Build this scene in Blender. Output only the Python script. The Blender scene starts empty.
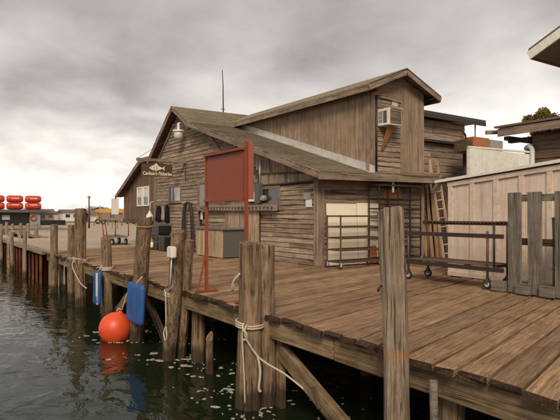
import bpy, bmesh, math, random
from mathutils import Vector, Matrix, noise
random.seed(11)
rnd = random.uniform
R = math.radians
scene = bpy.context.scene
C = scene.collection

# ------------------------------------------------------------------ camera
cam_d = bpy.data.cameras.new('camera')
cam_d.sensor_width = 36.0
cam_d.lens = 36.0 * 540 / 560
cam_d.shift_y = 4 / 560
cam_d.clip_start = 0.05
cam_d.clip_end = 9000
cam = bpy.data.objects.new('camera', cam_d)
cam.location = (0, 0, 1.5)
cam.rotation_euler = (R(90), 0, R(-34.05))
C.objects.link(cam)
scene.camera = cam

# ------------------------------------------------------------------ world: overcast sky
world = bpy.data.worlds.new('World')
scene.world = world
world.use_nodes = True
SKY_OFF = (6.9, 5.7, 0)
SUN_EL, SUN_AZ = 38, 218          # azimuth measured clockwise from +Y
def build_world():
    nt = world.node_tree; N = nt.nodes; L = nt.links
    N.clear()
    out = N.new('ShaderNodeOutputWorld'); bg = N.new('ShaderNodeBackground')
    sky = N.new('ShaderNodeTexSky'); sky.sky_type = 'NISHITA'; sky.sun_disc = False
    sky.sun_elevation = R(SUN_EL); sky.sun_rotation = R(SUN_AZ); sky.dust_density = 3
    tc = N.new('ShaderNodeTexCoord'); sep = N.new('ShaderNodeSeparateXYZ')
    L.new(tc.outputs['Generated'], sep.inputs[0])
    def M(op, a, b=None, clamp=False):
        m = N.new('ShaderNodeMath'); m.operation = op; m.use_clamp = clamp
        for i, v in enumerate((a, b)):
            if v is None: continue
            if isinstance(v, (int, float)): m.inputs[i].default_value = v
            else: L.new(v, m.inputs[i])
        return m.outputs[0]
    z = M('MAXIMUM', sep.outputs[2], 0.0)
    k = M('ADD', z, 0.30)
    cx = M('DIVIDE', sep.outputs[0], k); cy = M('DIVIDE', sep.outputs[1], k)
    comb = N.new('ShaderNodeCombineXYZ'); L.new(cx, comb.inputs[0]); L.new(cy, comb.inputs[1])
    comb.inputs[2].default_value = 3.7
    def noise_tex(scale, detail, rough, dist, off):
        mp = N.new('ShaderNodeMapping'); mp.inputs['Location'].default_value = off
        L.new(comb.outputs[0], mp.inputs[0])
        n = N.new('ShaderNodeTexNoise'); n.inputs['Scale'].default_value = scale
        n.inputs['Detail'].default_value = detail; n.inputs['Roughness'].default_value = rough
        n.inputs['Distortion'].default_value = dist
        L.new(mp.outputs[0], n.inputs['Vector']); return n.outputs['Fac']
    big = noise_tex(0.75, 3, 0.5, 0.2, SKY_OFF)
    mid = noise_tex(2.0, 6, 0.5, 0.25, (7.3, 2.2, 0))
    fine = noise_tex(4.5, 7, 0.6, 0.2, (0, 0, 0))
    r = N.new('ShaderNodeValToRGB'); L.new(z, r.inputs[0])
    e = r.color_ramp.elements
    e[0].position = 0.0; e[0].color = (0.60, 0.60, 0.60, 1)
    e[1].position = 1.0; e[1].color = (0.32, 0.32, 0.32, 1)
    for p, c in ((0.06, 0.58), (0.13, 0.46), (0.22, 0.32), (0.33, 0.225), (0.55, 0.20)):
        q = e.new(p); q.color = (c, c, c, 1)
    base = r.outputs[0]
    s1 = M('MULTIPLY', M('SUBTRACT', big, 0.5), 2.1)
    s2 = M('MULTIPLY', M('SUBTRACT', mid, 0.5), 1.9)
    s3 = M('MULTIPLY', M('SUBTRACT', fine, 0.5), 0.5)
    mod = M('ADD', M('ADD', M('ADD', s1, s2), s3), 1.0)
    mod = M('MINIMUM', M('MAXIMUM', mod, 0.45), 1.7)
    val = M('MINIMUM', M('MULTIPLY', base, mod), 0.60)
    col = N.new('ShaderNodeMix'); col.data_type = 'RGBA'
    L.new(val, col.inputs[0])
    col.inputs[6].default_value = (0.0, 0.0, 0.0, 1); col.inputs[7].default_value = (1.0, 0.935, 0.87, 1)
    skyk = N.new('ShaderNodeMix'); skyk.data_type = 'RGBA'; skyk.blend_type = 'MULTIPLY'
    skyk.inputs[0].default_value = 1.0
    L.new(sky.outputs[0], skyk.inputs[6]); skyk.inputs[7].default_value = (0.08, 0.08, 0.08, 1)
    mix = N.new('ShaderNodeMix'); mix.data_type = 'RGBA'; mix.inputs[0].default_value = 0.95
    L.new(skyk.outputs[2], mix.inputs[6]); L.new(col.outputs[2], mix.inputs[7])
    L.new(mix.outputs[2], bg.inputs[0]); bg.inputs[1].default_value = 1.0
    L.new(bg.outputs[0], out.inputs[0])
build_world()

sun_d = bpy.data.lights.new('sun', 'SUN')
sun_d.energy = 1.5; sun_d.angle = R(22); sun_d.color = (1.0, 0.86, 0.68)
sun = bpy.data.objects.new('sun', sun_d)
az, el = R(SUN_AZ), R(SUN_EL)
to_sun = Vector((math.sin(az) * math.cos(el), math.cos(az) * math.cos(el), math.sin(el)))
sun.rotation_euler = to_sun.to_track_quat('Z', 'Y').to_euler()
sun.location = to_sun * 60
C.objects.link(sun)
vs = scene.view_settings
vs.view_transform = 'Standard'; vs.look = 'None'; vs.gamma = 1.0; vs.use_curve_mapping = False; vs.exposure = 0.96

# ------------------------------------------------------------------ materials
MATS = {}
def new_mat(name):
    m = bpy.data.materials.new(name); m.use_nodes = True
    nt = m.node_tree; b = nt.nodes['Principled BSDF']
    MATS[name] = m
    return m, nt, b
def mapped(nt, scale, src='Object', rand=True):
    tc = nt.nodes.new('ShaderNodeTexCoord'); mp = nt.nodes.new('ShaderNodeMapping')
    mp.inputs['Scale'].default_value = scale
    nt.links.new(tc.outputs[src], mp.inputs[0])
    if rand:
        oi = nt.nodes.new('ShaderNodeObjectInfo'); mu = nt.nodes.new('ShaderNodeMath'); mu.operation = 'MULTIPLY'
        mu.inputs[1].default_value = 57.0; nt.links.new(oi.outputs['Random'], mu.inputs[0])
        nt.links.new(mu.outputs[0], mp.inputs['Location'])
    return mp.outputs[0]
def ntex(nt, vec, scale, detail=6, rough=0.6, dist=0.0):
    n = nt.nodes.new('ShaderNodeTexNoise')
    n.inputs['Scale'].default_value = scale; n.inputs['Detail'].default_value = detail
    n.inputs['Roughness'].default_value = rough; n.inputs['Distortion'].default_value = dist
    nt.links.new(vec, n.inputs['Vector']); return n.outputs['Fac']
def ramp(nt, fac, stops):
    r = nt.nodes.new('ShaderNodeValToRGB'); nt.links.new(fac, r.inputs[0])
    e = r.color_ramp.elements
    e[0].position, e[0].color = stops[0][0], (*stops[0][1], 1)
    e[1].position, e[1].color = stops[-1][0], (*stops[-1][1], 1)
    for p, c in stops[1:-1]:
        q = e.new(p); q.color = (*c, 1)
    return r.outputs[0]
def mixc(nt, fac, a, b, mode='MIX'):
    m = nt.nodes.new('ShaderNodeMix'); m.data_type = 'RGBA'; m.blend_type = mode
    for i, v in ((0, fac), (6, a), (7, b)):
        if isinstance(v, (int, float)): m.inputs[i].default_value = v
        elif isinstance(v, tuple): m.inputs[i].default_value = (*v, 1)
        else: nt.links.new(v, m.inputs[i])
    return m.outputs[2]
def bump(nt, b, h, strength, dist=0.02):
    bp = nt.nodes.new('ShaderNodeBump'); bp.inputs['Strength'].default_value = strength
    bp.inputs['Distance'].default_value = dist
    nt.links.new(h, bp.inputs['Height']); nt.links.new(bp.outputs[0], b.inputs['Normal'])
def vary(nt, col, amount):
    """brightness that differs from board to board"""
    oi = nt.nodes.new('ShaderNodeObjectInfo'); mr = nt.nodes.new('ShaderNodeMapRange')
    mr.inputs['To Min'].default_value = 1 - amount; mr.inputs['To Max'].default_value = 1 + amount
    nt.links.new(oi.outputs['Random'], mr.inputs[0])
    hs = nt.nodes.new('ShaderNodeHueSaturation'); nt.links.new(col, hs.inputs['Color'])
    nt.links.new(mr.outputs[0], hs.inputs['Value'])
    return hs.outputs[0]
def wood(name, dark, mid, light, axis='x', blotch=0.5, stain=(0.05, 0.035, 0.025), var=0.28, grain=1.0, bstr=0.5, rough=0.82, crack=0.8):
    m, nt, b = new_mat(name)
    def sc(a, c): return (a, c, c) if axis == 'x' else (c, c, a)
    v1 = mapped(nt, sc(0.8 * grain, 19 * grain)); v2 = mapped(nt, sc(2.2 * grain, 85 * grain)); v3 = mapped(nt, (1, 1, 1))
    n1 = ntex(nt, v1, 1.0, 5, 0.65, 0.6); n2 = ntex(nt, v2, 1.0, 3, 0.7); n3 = ntex(nt, v3, 2.1, 4, 0.65, 0.3)
    c1 = ramp(nt, n1, [(0.28, dark), (0.5, mid), (0.72, light)])
    c2 = mixc(nt, 0.85, c1, ramp(nt, n2, [(0.3, (0.45, 0.42, 0.4)), (0.55, (1, 1, 1)), (0.75, (1.25, 1.22, 1.18))]), 'MULTIPLY')
    bl = ramp(nt, n3, [(0.36, (1, 1, 1)), (0.56, (0, 0, 0))])
    bf = nt.nodes.new('ShaderNodeMath'); bf.operation = 'MULTIPLY'; bf.inputs[1].default_value = blotch
    nt.links.new(bl, bf.inputs[0])
    c3 = mixc(nt, bf.outputs[0], c2, stain)
    # knots and nail-hole specks
    vo = nt.nodes.new('ShaderNodeTexVoronoi'); vo.inputs['Scale'].default_value = 1.0
    nt.links.new(mapped(nt, sc(1.6, 6.0)), vo.inputs['Vector'])
    kn = ramp(nt, vo.outputs['Distance'], [(0.06, (1, 1, 1)), (0.13, (0, 0, 0))])
    kf = nt.nodes.new('ShaderNodeMath'); kf.operation = 'MULTIPLY'; kf.inputs[1].default_value = 0.55
    nt.links.new(kn, kf.inputs[0])
    c4 = mixc(nt, kf.outputs[0], c3, tuple(q * 0.45 for q in dark))
    n5 = ntex(nt, mapped(nt, sc(0.8 * grain, 30 * grain)), 1.0, 3, 0.55, 0.4)
    ck = ramp(nt, n5, [(0.345, (1, 1, 1)), (0.395, (0, 0, 0))])
    cf = nt.nodes.new('ShaderNodeMath'); cf.operation = 'MULTIPLY'; cf.inputs[1].default_value = crack
    nt.links.new(ck, cf.inputs[0])
    c4 = mixc(nt, cf.outputs[0], c4, tuple(q * 0.35 for q in dark))
    nt.links.new(vary(nt, c4, var), b.inputs['Base Color'])
    b.inputs['Roughness'].default_value = rough
    b.inputs['Specular IOR Level'].default_value = 0.25
    h = nt.nodes.new('ShaderNodeMath'); h.operation = 'ADD'
    nt.links.new(n1, h.inputs[0]); nt.links.new(n2, h.inputs[1])
    h2 = nt.nodes.new('ShaderNodeMath'); h2.operation = 'SUBTRACT'; nt.links.new(h.outputs[0], h2.inputs[0]); nt.links.new(cf.outputs[0], h2.inputs[1])
    bump(nt, b, h2.outputs[0], bstr, 0.014)
    return m
def waterline(name):
    m = MATS[name]; nt = m.node_tree; b = nt.nodes['Principled BSDF']; src = b.inputs['Base Color'].links[0].from_socket
    g = nt.nodes.new('ShaderNodeNewGeometry'); sp = nt.nodes.new('ShaderNodeSeparateXYZ'); nt.links.new(g.outputs['Position'], sp.inputs[0])
    n = ntex(nt, mapped(nt, (5, 5, 1.2)), 1.5, 5, 0.6); ad = nt.nodes.new('ShaderNodeMath'); ad.operation = 'MULTIPLY_ADD'; ad.inputs[1].default_value = -0.35
    nt.links.new(n, ad.inputs[0]); nt.links.new(sp.outputs[2], ad.inputs[2])
    mr = nt.nodes.new('ShaderNodeMapRange'); mr.inputs['From Min'].default_value = -1.45; mr.inputs['From Max'].default_value = -1.22; nt.links.new(ad.outputs[0], mr.inputs[0])
    k = ramp(nt, mr.outputs[0], [(0.2, (0.85, 0.85, 0.85)), (0.9, (0, 0, 0))])
    nt.links.new(mixc(nt, k, src, (0.035, 0.026, 0.014)), b.inputs['Base Color'])
def paint(name, col, rough=0.5, wear=0.25, wearcol=(0.12, 0.09, 0.07), metal=0.0, scale=3.0, var=0.0, bstr=0.15, streak=0):
    m, nt, b = new_mat(name)
    v = mapped(nt, (1, 1, 1)); n = ntex(nt, v, scale, 8, 0.65, 0.3); n2 = ntex(nt, v, scale * 9, 5, 0.6)
    dirt = ramp(nt, n, [(0.46, (0, 0, 0)), (0.72, (1, 1, 1))])
    f = nt.nodes.new('ShaderNodeMath'); f.operation = 'MULTIPLY'; f.inputs[1].default_value = wear
    nt.links.new(dirt, f.inputs[0])
    c = mixc(nt, f.outputs[0], col, wearcol)
    c = mixc(nt, 0.3, c, ramp(nt, n2, [(0.3, (0.75, 0.75, 0.75)), (0.7, (1.1, 1.1, 1.1))]), 'MULTIPLY')
    if streak:
        ns = ntex(nt, mapped(nt, (9, 9, 0.7)), 1.0, 7, 0.65, 0.2); nc = ntex(nt, v, 14, 6, 0.7)
        sf = nt.nodes.new('ShaderNodeMath'); sf.operation = 'MULTIPLY'; sf.inputs[1].default_value = streak
        nt.links.new(ramp(nt, ns, [(0.50, (0, 0, 0)), (0.70, (1, 1, 1))]), sf.inputs[0])
        c = mixc(nt, sf.outputs[0], c, wearcol)
        cf = nt.nodes.new('ShaderNodeMath'); cf.operation = 'MULTIPLY'; cf.inputs[1].default_value = streak
        nt.links.new(ramp(nt, nc, [(0.66, (0, 0, 0)), (0.70, (1, 1, 1))]), cf.inputs[0])
        c = mixc(nt, cf.outputs[0], c, tuple(q * 0.6 for q in wearcol))
    if var: c = vary(nt, c, var)
    nt.links.new(c, b.inputs['Base Color']); b.inputs['Metallic'].default_value = metal
    b.inputs['Roughness'].default_value = rough
    bump(nt, b, n2, bstr, 0.004)
    return m
wood('deck_wood', (0.15, 0.088, 0.047), (0.335, 0.212, 0.122), (0.50, 0.35, 0.225), blotch=0.45, stain=(0.14, 0.07, 0.035), var=0.30, bstr=0.5, grain=1.7, crack=0.5)
wood('rotten_wood', (0.02, 0.011, 0.007), (0.085, 0.045, 0.026), (0.19, 0.11, 0.065), blotch=0.5, var=0.2, grain=2.5, bstr=1.0)
wood('beam_wood', (0.11, 0.072, 0.04), (0.27, 0.185, 0.105), (0.40, 0.29, 0.17), blotch=0.55, stain=(0.07, 0.045, 0.028), var=0.15)
wood('piling_wood', (0.075, 0.046, 0.028), (0.265, 0.178, 0.11), (0.43, 0.305, 0.20), axis='z', blotch=0.45, var=0.15, grain=1.1, bstr=0.9)
wood('pale_piling_wood', (0.13, 0.10, 0.075), (0.33, 0.26, 0.195), (0.48, 0.39, 0.30), axis='z', blotch=0.3, var=0.08, grain=1.3, bstr=0.9)
wood('siding_wood', (0.125, 0.09, 0.066), (0.36, 0.268, 0.197), (0.50, 0.39, 0.29), blotch=0.3, var=0.22, bstr=0.7)
wood('pale_siding_wood', (0.16, 0.11, 0.075), (0.37, 0.265, 0.185), (0.50, 0.37, 0.27), blotch=0.25, var=0.2)
wood('red_siding_wood', (0.075, 0.045, 0.03), (0.20, 0.125, 0.085), (0.28, 0.185, 0.13), blotch=0.3, var=0.16)
wood('plywood', (0.22, 0.155, 0.105), (0.345, 0.25, 0.172), (0.43, 0.32, 0.23), blotch=0.3, stain=(0.10, 0.066, 0.045), var=0.12, grain=0.6, bstr=0.35, crack=0.45)
wood('trim_wood', (0.14, 0.098, 0.07), (0.30, 0.22, 0.165), (0.42, 0.32, 0.245), blotch=0.35, var=0.12)
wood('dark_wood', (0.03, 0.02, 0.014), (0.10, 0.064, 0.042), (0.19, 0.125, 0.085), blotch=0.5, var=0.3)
wood('lumber', (0.22, 0.12, 0.06), (0.42, 0.26, 0.14), (0.55, 0.37, 0.22), blotch=0.2, var=0.3)
wood('ladder_wood', (0.30, 0.2, 0.12), (0.56, 0.41, 0.28), (0.66, 0.52, 0.38), blotch=0.2, var=0.1)
wood('grey_board', (0.10, 0.085, 0.068), (0.20, 0.175, 0.145), (0.28, 0.25, 0.21), blotch=0.4, var=0.12)
wood('counter_wood', (0.22, 0.145, 0.085), (0.46, 0.34, 0.23), (0.58, 0.45, 0.32), blotch=0.45, stain=(0.26, 0.14, 0.07), var=0.12)
for q_ in ('piling_wood', 'pale_piling_wood', 'beam_wood'): waterline(q_)
paint('rust_red_paint', (0.26, 0.056, 0.022), 0.55, 0.4, (0.17, 0.042, 0.024), scale=2.2, streak=0.5)
paint('cream_board', (0.90, 0.83, 0.64), 0.6, 0.12, (0.55, 0.38, 0.2), var=0.05)
paint('rust_bracket', (0.38, 0.15, 0.05), 0.7, 0.5, (0.16, 0.06, 0.03))
paint('amber_board', (0.55, 0.20, 0.05), 0.6, 0.4, (0.3, 0.11, 0.04))
paint('shed_paint', (0.66, 0.535, 0.435), 0.6, 0.35, (0.30, 0.20, 0.14), scale=1.6, var=0.06, streak=0.5)
paint('white_paint', (0.78, 0.75, 0.68), 0.5, 0.3, (0.40, 0.33, 0.25), var=0.05, streak=0.4)
paint('grey_paint', (0.30, 0.29, 0.27), 0.5, 0.3)
paint('dark_grey', (0.10, 0.095, 0.09), 0.55, 0.3)
paint('dark_iron', (0.045, 0.034, 0.028), 0.5, 0.5, (0.12, 0.055, 0.03), metal=0.4)
paint('rusty_iron', (0.10, 0.06, 0.04), 0.65, 0.6, (0.20, 0.08, 0.035), metal=0.2, scale=9)
paint('galvanised', (0.66, 0.66, 0.64), 0.45, 0.5, (0.30, 0.27, 0.24), metal=0.35)
paint('black_plastic', (0.012, 0.012, 0.012), 0.4, 0.2, (0.05, 0.045, 0.04))
paint('blue_foam', (0.018, 0.10, 0.34), 0.6, 0.5, (0.02, 0.05, 0.13), streak=0.55)
paint('orange_vinyl', (0.74, 0.08, 0.022), 0.42, 0.4, (0.40, 0.05, 0.02), streak=0.25)
paint('orange_capsule', (0.60, 0.05, 0.018), 0.4, 0.25, (0.40, 0.04, 0.02))
paint('yellow_paint', (0.62, 0.33, 0.05), 0.5, 0.3)
paint('olive_plastic', (0.085, 0.10, 0.04), 0.5, 0.3, (0.05, 0.05, 0.025))
paint('rope_fibre', (0.50, 0.43, 0.33), 0.9, 0.3, (0.28, 0.22, 0.15), scale=25)
paint('yellow_rope', (0.55, 0.36, 0.05), 0.9, 0.2)
paint('rubber', (0.02, 0.019, 0.018), 0.7, 0.2, (0.05, 0.045, 0.04))
paint('far_wall_white', (0.62, 0.59, 0.54), 0.7, 0.2)
paint('far_wall_brown', (0.27, 0.18, 0.125), 0.7, 0.3)
paint('far_wall_grey', (0.30, 0.29, 0.28), 0.7, 0.3)
paint('far_roof', (0.16, 0.11, 0.09), 0.8, 0.3)
paint('cream_lettering', (0.80, 0.70, 0.50), 0.6, 0.15)
paint('cloth_black', (0.02, 0.02, 0.022), 0.9, 0.2)
paint('cloth_white', (0.72, 0.71, 0.68), 0.9, 0.2)
paint('foam', (0.44, 0.41, 0.36), 0.8, 0.6, (0.17, 0.15, 0.12), scale=7)
def special_materials():
    # shingles: rows across the slope (object Y runs along the slope)
    m, nt, b = new_mat('shingles')
    br = nt.nodes.new('ShaderNodeTexBrick'); v = mapped(nt, (1, 1, 1), 'UV', False)
    nt.links.new(v, br.inputs['Vector'])
    br.inputs['Scale'].default_value = 1.0; br.inputs['Brick Width'].default_value = 0.30; br.inputs['Row Height'].default_value = 0.14
    br.inputs['Mortar Size'].default_value = 0.009; br.inputs['Color1'].default_value = (0.225, 0.185, 0.135, 1)
    br.inputs['Color2'].default_value = (0.29, 0.24, 0.175, 1); br.inputs['Mortar'].default_value = (0.07, 0.052, 0.035, 1)
    vo = mapped(nt, (1, 1, 1), 'Object', False)
    n = ntex(nt, vo, 0.9, 8, 0.65); n2 = ntex(nt, vo, 40, 3, 0.6)
    c = mixc(nt, 0.75, br.outputs['Color'], ramp(nt, n, [(0.3, (0.62, 0.58, 0.5)), (0.7, (1.2, 1.15, 1.0))]), 'MULTIPLY')
    c = mixc(nt, 0.5, c, ramp(nt, n2, [(0.3, (0.6, 0.6, 0.6)), (0.7, (1.2, 1.2, 1.2))]), 'MULTIPLY')
    nt.links.new(c, b.inputs['Base Color']); b.inputs['Roughness'].default_value = 0.9
    bump(nt, b, br.outputs['Fac'], -0.6, 0.01)
    # gravel lot
    m, nt, b = new_mat('gravel')
    v = mapped(nt, (1, 1, 1), 'Object', False)
    n1 = ntex(nt, v, 0.12, 8, 0.6); n2 = ntex(nt, v, 1.2, 8, 0.7); n3 = ntex(nt, v, 22, 4, 0.7)
    c = ramp(nt, n1, [(0.3, (0.36, 0.285, 0.205)), (0.7, (0.48, 0.40, 0.31))])
    c = mixc(nt, 0.6, c, ramp(nt, n2, [(0.3, (0.65, 0.62, 0.58)), (0.6, (1.08, 1.06, 1.04))]), 'MULTIPLY')
    c = mixc(nt, 0.6, c, ramp(nt, n3, [(0.3, (0.6, 0.6, 0.6)), (0.7, (1.15, 1.15, 1.15))]), 'MULTIPLY')
    nt.links.new(c, b.inputs['Base Color']); b.inputs['Roughness'].default_value = 0.95
    bump(nt, b, n3, 0.5, 0.02)
    # water
    m, nt, b = new_mat('water')
    b.inputs['Base Color'].default_value = (0.010, 0.016, 0.007, 1); b.inputs['Roughness'].default_value = 0.06
    b.inputs['IOR'].default_value = 1.333; b.inputs['Specular IOR Level'].default_value = 0.5
    v1 = mapped(nt, (1.0, 0.55, 1), 'Object', False); v2 = mapped(nt, (1.0, 0.7, 1), 'Object', False)
    a = ntex(nt, v1, 1.1, 2, 0.45, 0.6); c2 = ntex(nt, v2, 4.2, 3, 0.5, 0.5)
    s = nt.nodes.new('ShaderNodeMath'); s.operation = 'MULTIPLY'; s.inputs[1].default_value = 0.26
    nt.links.new(c2, s.inputs[0])
    ad = nt.nodes.new('ShaderNodeMath'); ad.operation = 'ADD'; nt.links.new(a, ad.inputs[0]); nt.links.new(s.outputs[0], ad.inputs[1])
    bump(nt, b, ad.outputs[0], 0.65, 0.085)
    # rusted sheet piling
    m, nt, b = new_mat('sheet_rust')
    v = mapped(nt, (1, 1, 0.35), 'Object', False); n = ntex(nt, v, 2.5, 8, 0.65)
    c = ramp(nt, n, [(0.3, (0.07, 0.018, 0.008)), (0.5, (0.20, 0.055, 0.02)), (0.72, (0.36, 0.14, 0.055))])
    nt.links.new(c, b.inputs['Base Color']); b.inputs['Roughness'].default_value = 0.85
    bump(nt, b, n, 0.4, 0.02)
    # window glass over a dark room
    m, nt, b = new_mat('window_glass')
    b.inputs['Base Color'].default_value = (0.035, 0.033, 0.03, 1); b.inputs['Roughness'].default_value = 0.08
    b.inputs['Specular IOR Level'].default_value = 0.8
    v = mapped(nt, (1, 1, 1)); bump(nt, b, ntex(nt, v, 3, 2), 0.06, 0.02)
    # curtain / frosted lower pane
    paint('curtain', (0.55, 0.53, 0.48), 0.25, 0.3, (0.3, 0.28, 0.25))
    # foliage
    for nm, a, c_ in (('autumn_leaf', (0.07, 0.065, 0.012), (0.26, 0.17, 0.03)), ('shore_leaf', (0.05, 0.05, 0.03), (0.10, 0.085, 0.05))):
        m, nt, b = new_mat(nm)
        v = mapped(nt, (1, 1, 1), 'Object', False); n = ntex(nt, v, 1.6, 6, 0.7)
        nt.links.new(ramp(nt, n, [(0.3, a), (0.7, c_)]), b.inputs['Base Color']); b.inputs['Roughness'].default_value = 0.8
def foam_alpha():
    nt = MATS['foam'].node_tree; b = nt.nodes['Principled BSDF']
    n = ntex(nt, mapped(nt, (1, 1, 1), 'Object', False), 38, 5, 0.7)
    nt.links.new(ramp(nt, n, [(0.34, (0.05, 0.05, 0.05)), (0.50, (0.95, 0.95, 0.95))]), b.inputs['Alpha'])
special_materials(); foam_alpha()
def band_stain():
    m = wood('banded_piling_wood', (0.12, 0.088, 0.062), (0.34, 0.26, 0.185), (0.50, 0.40, 0.295), axis='z', blotch=0.25, var=0.0, grain=1.3, bstr=0.9)
    nt = m.node_tree; b = nt.nodes['Principled BSDF']; src = b.inputs['Base Color'].links[0].from_socket
    tc = nt.nodes.new('ShaderNodeTexCoord'); sp = nt.nodes.new('ShaderNodeSeparateXYZ'); nt.links.new(tc.outputs['Object'], sp.inputs[0])
    n = ntex(nt, mapped(nt, (6, 6, 2)), 1.5, 5, 0.6); ad = nt.nodes.new('ShaderNodeMath'); ad.operation = 'MULTIPLY_ADD'; ad.inputs[1].default_value = 0.22
    nt.links.new(n, ad.inputs[0]); nt.links.new(sp.outputs[2], ad.inputs[2])
    mr = nt.nodes.new('ShaderNodeMapRange'); mr.inputs['From Min'].default_value = 2.94; mr.inputs['From Max'].default_value = 3.34; nt.links.new(ad.outputs[0], mr.inputs[0])
    k = ramp(nt, mr.outputs[0], [(0.38, (0, 0, 0)), (0.47, (0.6, 0.6, 0.6)), (0.52, (0.25, 0.25, 0.25)), (0.60, (0.45, 0.45, 0.45)), (0.74, (0, 0, 0))])
    nt.links.new(mixc(nt, k, src, (0.42, 0.17, 0.045)), b.inputs['Base Color'])
band_stain()

# ------------------------------------------------------------------ helpers
WM = {}
def link(o, parent=None, mw=None):
    mw = mw if mw is not None else Matrix.Identity(4)
    C.objects.link(o); WM[o.name] = mw.copy()
    if parent is not None:
        o.parent = parent
        o.matrix_basis = WM[parent.name].inverted() @ mw
    else:
        o.matrix_basis = mw
    return o
def tag(o, label, cat=None, group=None, kind=None):
    o['label'] = label
    if cat: o['category'] = cat
    if group: o['group'] = group
    if kind: o['kind'] = kind
    return o
def thing(name, label, cat, loc, group=None):
    o = bpy.data.objects.new(name, None); o.empty_display_size = 0.2
    link(o, None, Matrix.Translation(loc))
    return tag(o, label, cat, group)
def from_bm(name, bm, mat, parent=None, origin=None, mw=None, smooth=False):
    """bm in world coordinates when origin is given (or None), in local ones when mw is given"""
    me = bpy.data.meshes.new(name)
    bmesh.ops.recalc_face_normals(bm, faces=bm.faces)
    if mw is None:
        if origin is None:
            origin = sum((v.co for v in bm.verts), Vector()) / max(1, len(bm.verts))
        origin = Vector(origin)
        bmesh.ops.translate(bm, verts=bm.verts, vec=-origin)
        mw = Matrix.Translation(origin)
    bm.to_mesh(me); bm.free()
    if smooth:
        for p in me.polygons: p.use_smooth = True
    me.materials.append(MATS[mat])
    o = bpy.data.objects.new(name, me)
    return link(o, parent, mw)
def frame_matrix(o, x, y, z):
    m = Matrix((x, y, z)).transposed().to_4x4(); m.translation = o
    return m
def board(name, p0, p1, w, t, up, mat, parent=None, bevel=0.004, jit=0.0, taper=1.0):
    """a board from p0 to p1, width w, thickness t along `up`; the grain follows its length"""
    p0, p1, up = Vector(p0), Vector(p1), Vector(up)
    x = (p1 - p0); L = x.length; x.normalize()
    y = up.cross(x).normalized(); z = x.cross(y)
    bm = bmesh.new()
    vs_ = []
    for sx in (-1, 1):
        k = 1.0 if sx < 0 else taper
        for sy in (-1, 1):
            for sz in (-1, 1):
                vs_.append(bm.verts.new((sx * L / 2 + rnd(-jit, jit), sy * w / 2 * k + rnd(-jit, jit) * 0.5, sz * t / 2 + rnd(-jit, jit) * 0.3)))
    for f in ((0, 1, 3, 2), (4, 6, 7, 5), (0, 4, 5, 1), (2, 3, 7, 6), (0, 2, 6, 4), (1, 5, 7, 3)):
        bm.faces.new([vs_[i] for i in f])
    if bevel: bmesh.ops.bevel(bm, geom=bm.edges[:], offset=min(bevel, t * 0.3, w * 0.3), segments=1, affect='EDGES')
    return from_bm(name, bm, mat, parent, mw=frame_matrix((p0 + p1) / 2, x, y, z))
def add_box(bm, lo, hi, bevel=0.0):
    lo, hi = Vector(lo), Vector(hi)
    r = bmesh.ops.create_cube(bm, size=1.0, matrix=Matrix.Translation((lo + hi) / 2) @ Matrix.Diagonal((*(hi - lo), 1)))
    if bevel:
        es = list({e for v in r['verts'] for e in v.link_edges})
        bmesh.ops.bevel(bm, geom=es, offset=bevel, segments=2, affect='EDGES')
def box(name, lo, hi, mat, parent=None, bevel=0.006):
    bm = bmesh.new(); add_box(bm, lo, hi, bevel)
    return from_bm(name, bm, mat, parent)
def add_tube(bm, pts, r, n=8, cap=True):
    pts = [Vector(p) for p in pts]; rings = []
    prev = None
    for i, p in enumerate(pts):
        a = pts[max(0, i - 1)]; b = pts[min(len(pts) - 1, i + 1)]
        t = (b - a).normalized()
        if prev is None:
            ref = Vector((0, 0, 1)) if abs(t.z) < 0.9 else Vector((1, 0, 0))
            u = t.cross(ref).normalized()
        else:
            u = (prev - t * prev.dot(t)).normalized()
        prev = u; w = t.cross(u)
        rr = r[i] if isinstance(r, (list, tuple)) else r
        rings.append([bm.verts.new(p + (u * math.cos(2 * math.pi * k / n) + w * math.sin(2 * math.pi * k / n)) * rr) for k in range(n)])
    for a, b in zip(rings, rings[1:]):
        for k in range(n): bm.faces.new((a[k], a[(k + 1) % n], b[(k + 1) % n], b[k]))
    if cap:
        bm.faces.new(list(reversed(rings[0]))); bm.faces.new(rings[-1])
def tube(name, pts, r, mat, parent=None, n=8, smooth=True):
    bm = bmesh.new(); add_tube(bm, pts, r, n)
    o = from_bm(name, bm, mat, parent, smooth=smooth)
    return o
def add_prism(bm, pts, vec):
    vec = Vector(vec)
    a = [bm.verts.new(p) for p in pts]; b = [bm.verts.new(Vector(p) + vec) for p in pts]
    bm.faces.new(a); bm.faces.new(list(reversed(b)))
    for i in range(len(a)):
        j = (i + 1) % len(a); bm.faces.new((a[j], a[i], b[i], b[j]))
def prism(name, pts, vec, mat, parent=None, origin=None):
    bm = bmesh.new(); add_prism(bm, pts, vec)
    return from_bm(name, bm, mat, parent, origin)
def smooth_path(pts, sub=6):
    pts = [Vector(p) for p in pts]; out = []
    for i in range(len(pts) - 1):
        p0 = pts[max(0, i - 1)]; p1 = pts[i]; p2 = pts[i + 1]; p3 = pts[min(len(pts) - 1, i + 2)]
        for k in range(sub):
            t = k / sub
            out.append(0.5 * ((2 * p1) + (p2 - p0) * t + (2 * p0 - 5 * p1 + 4 * p2 - p3) * t * t + (3 * p1 - p0 - 3 * p2 + p3) * t ** 3))
    out.append(pts[-1]); return out
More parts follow.
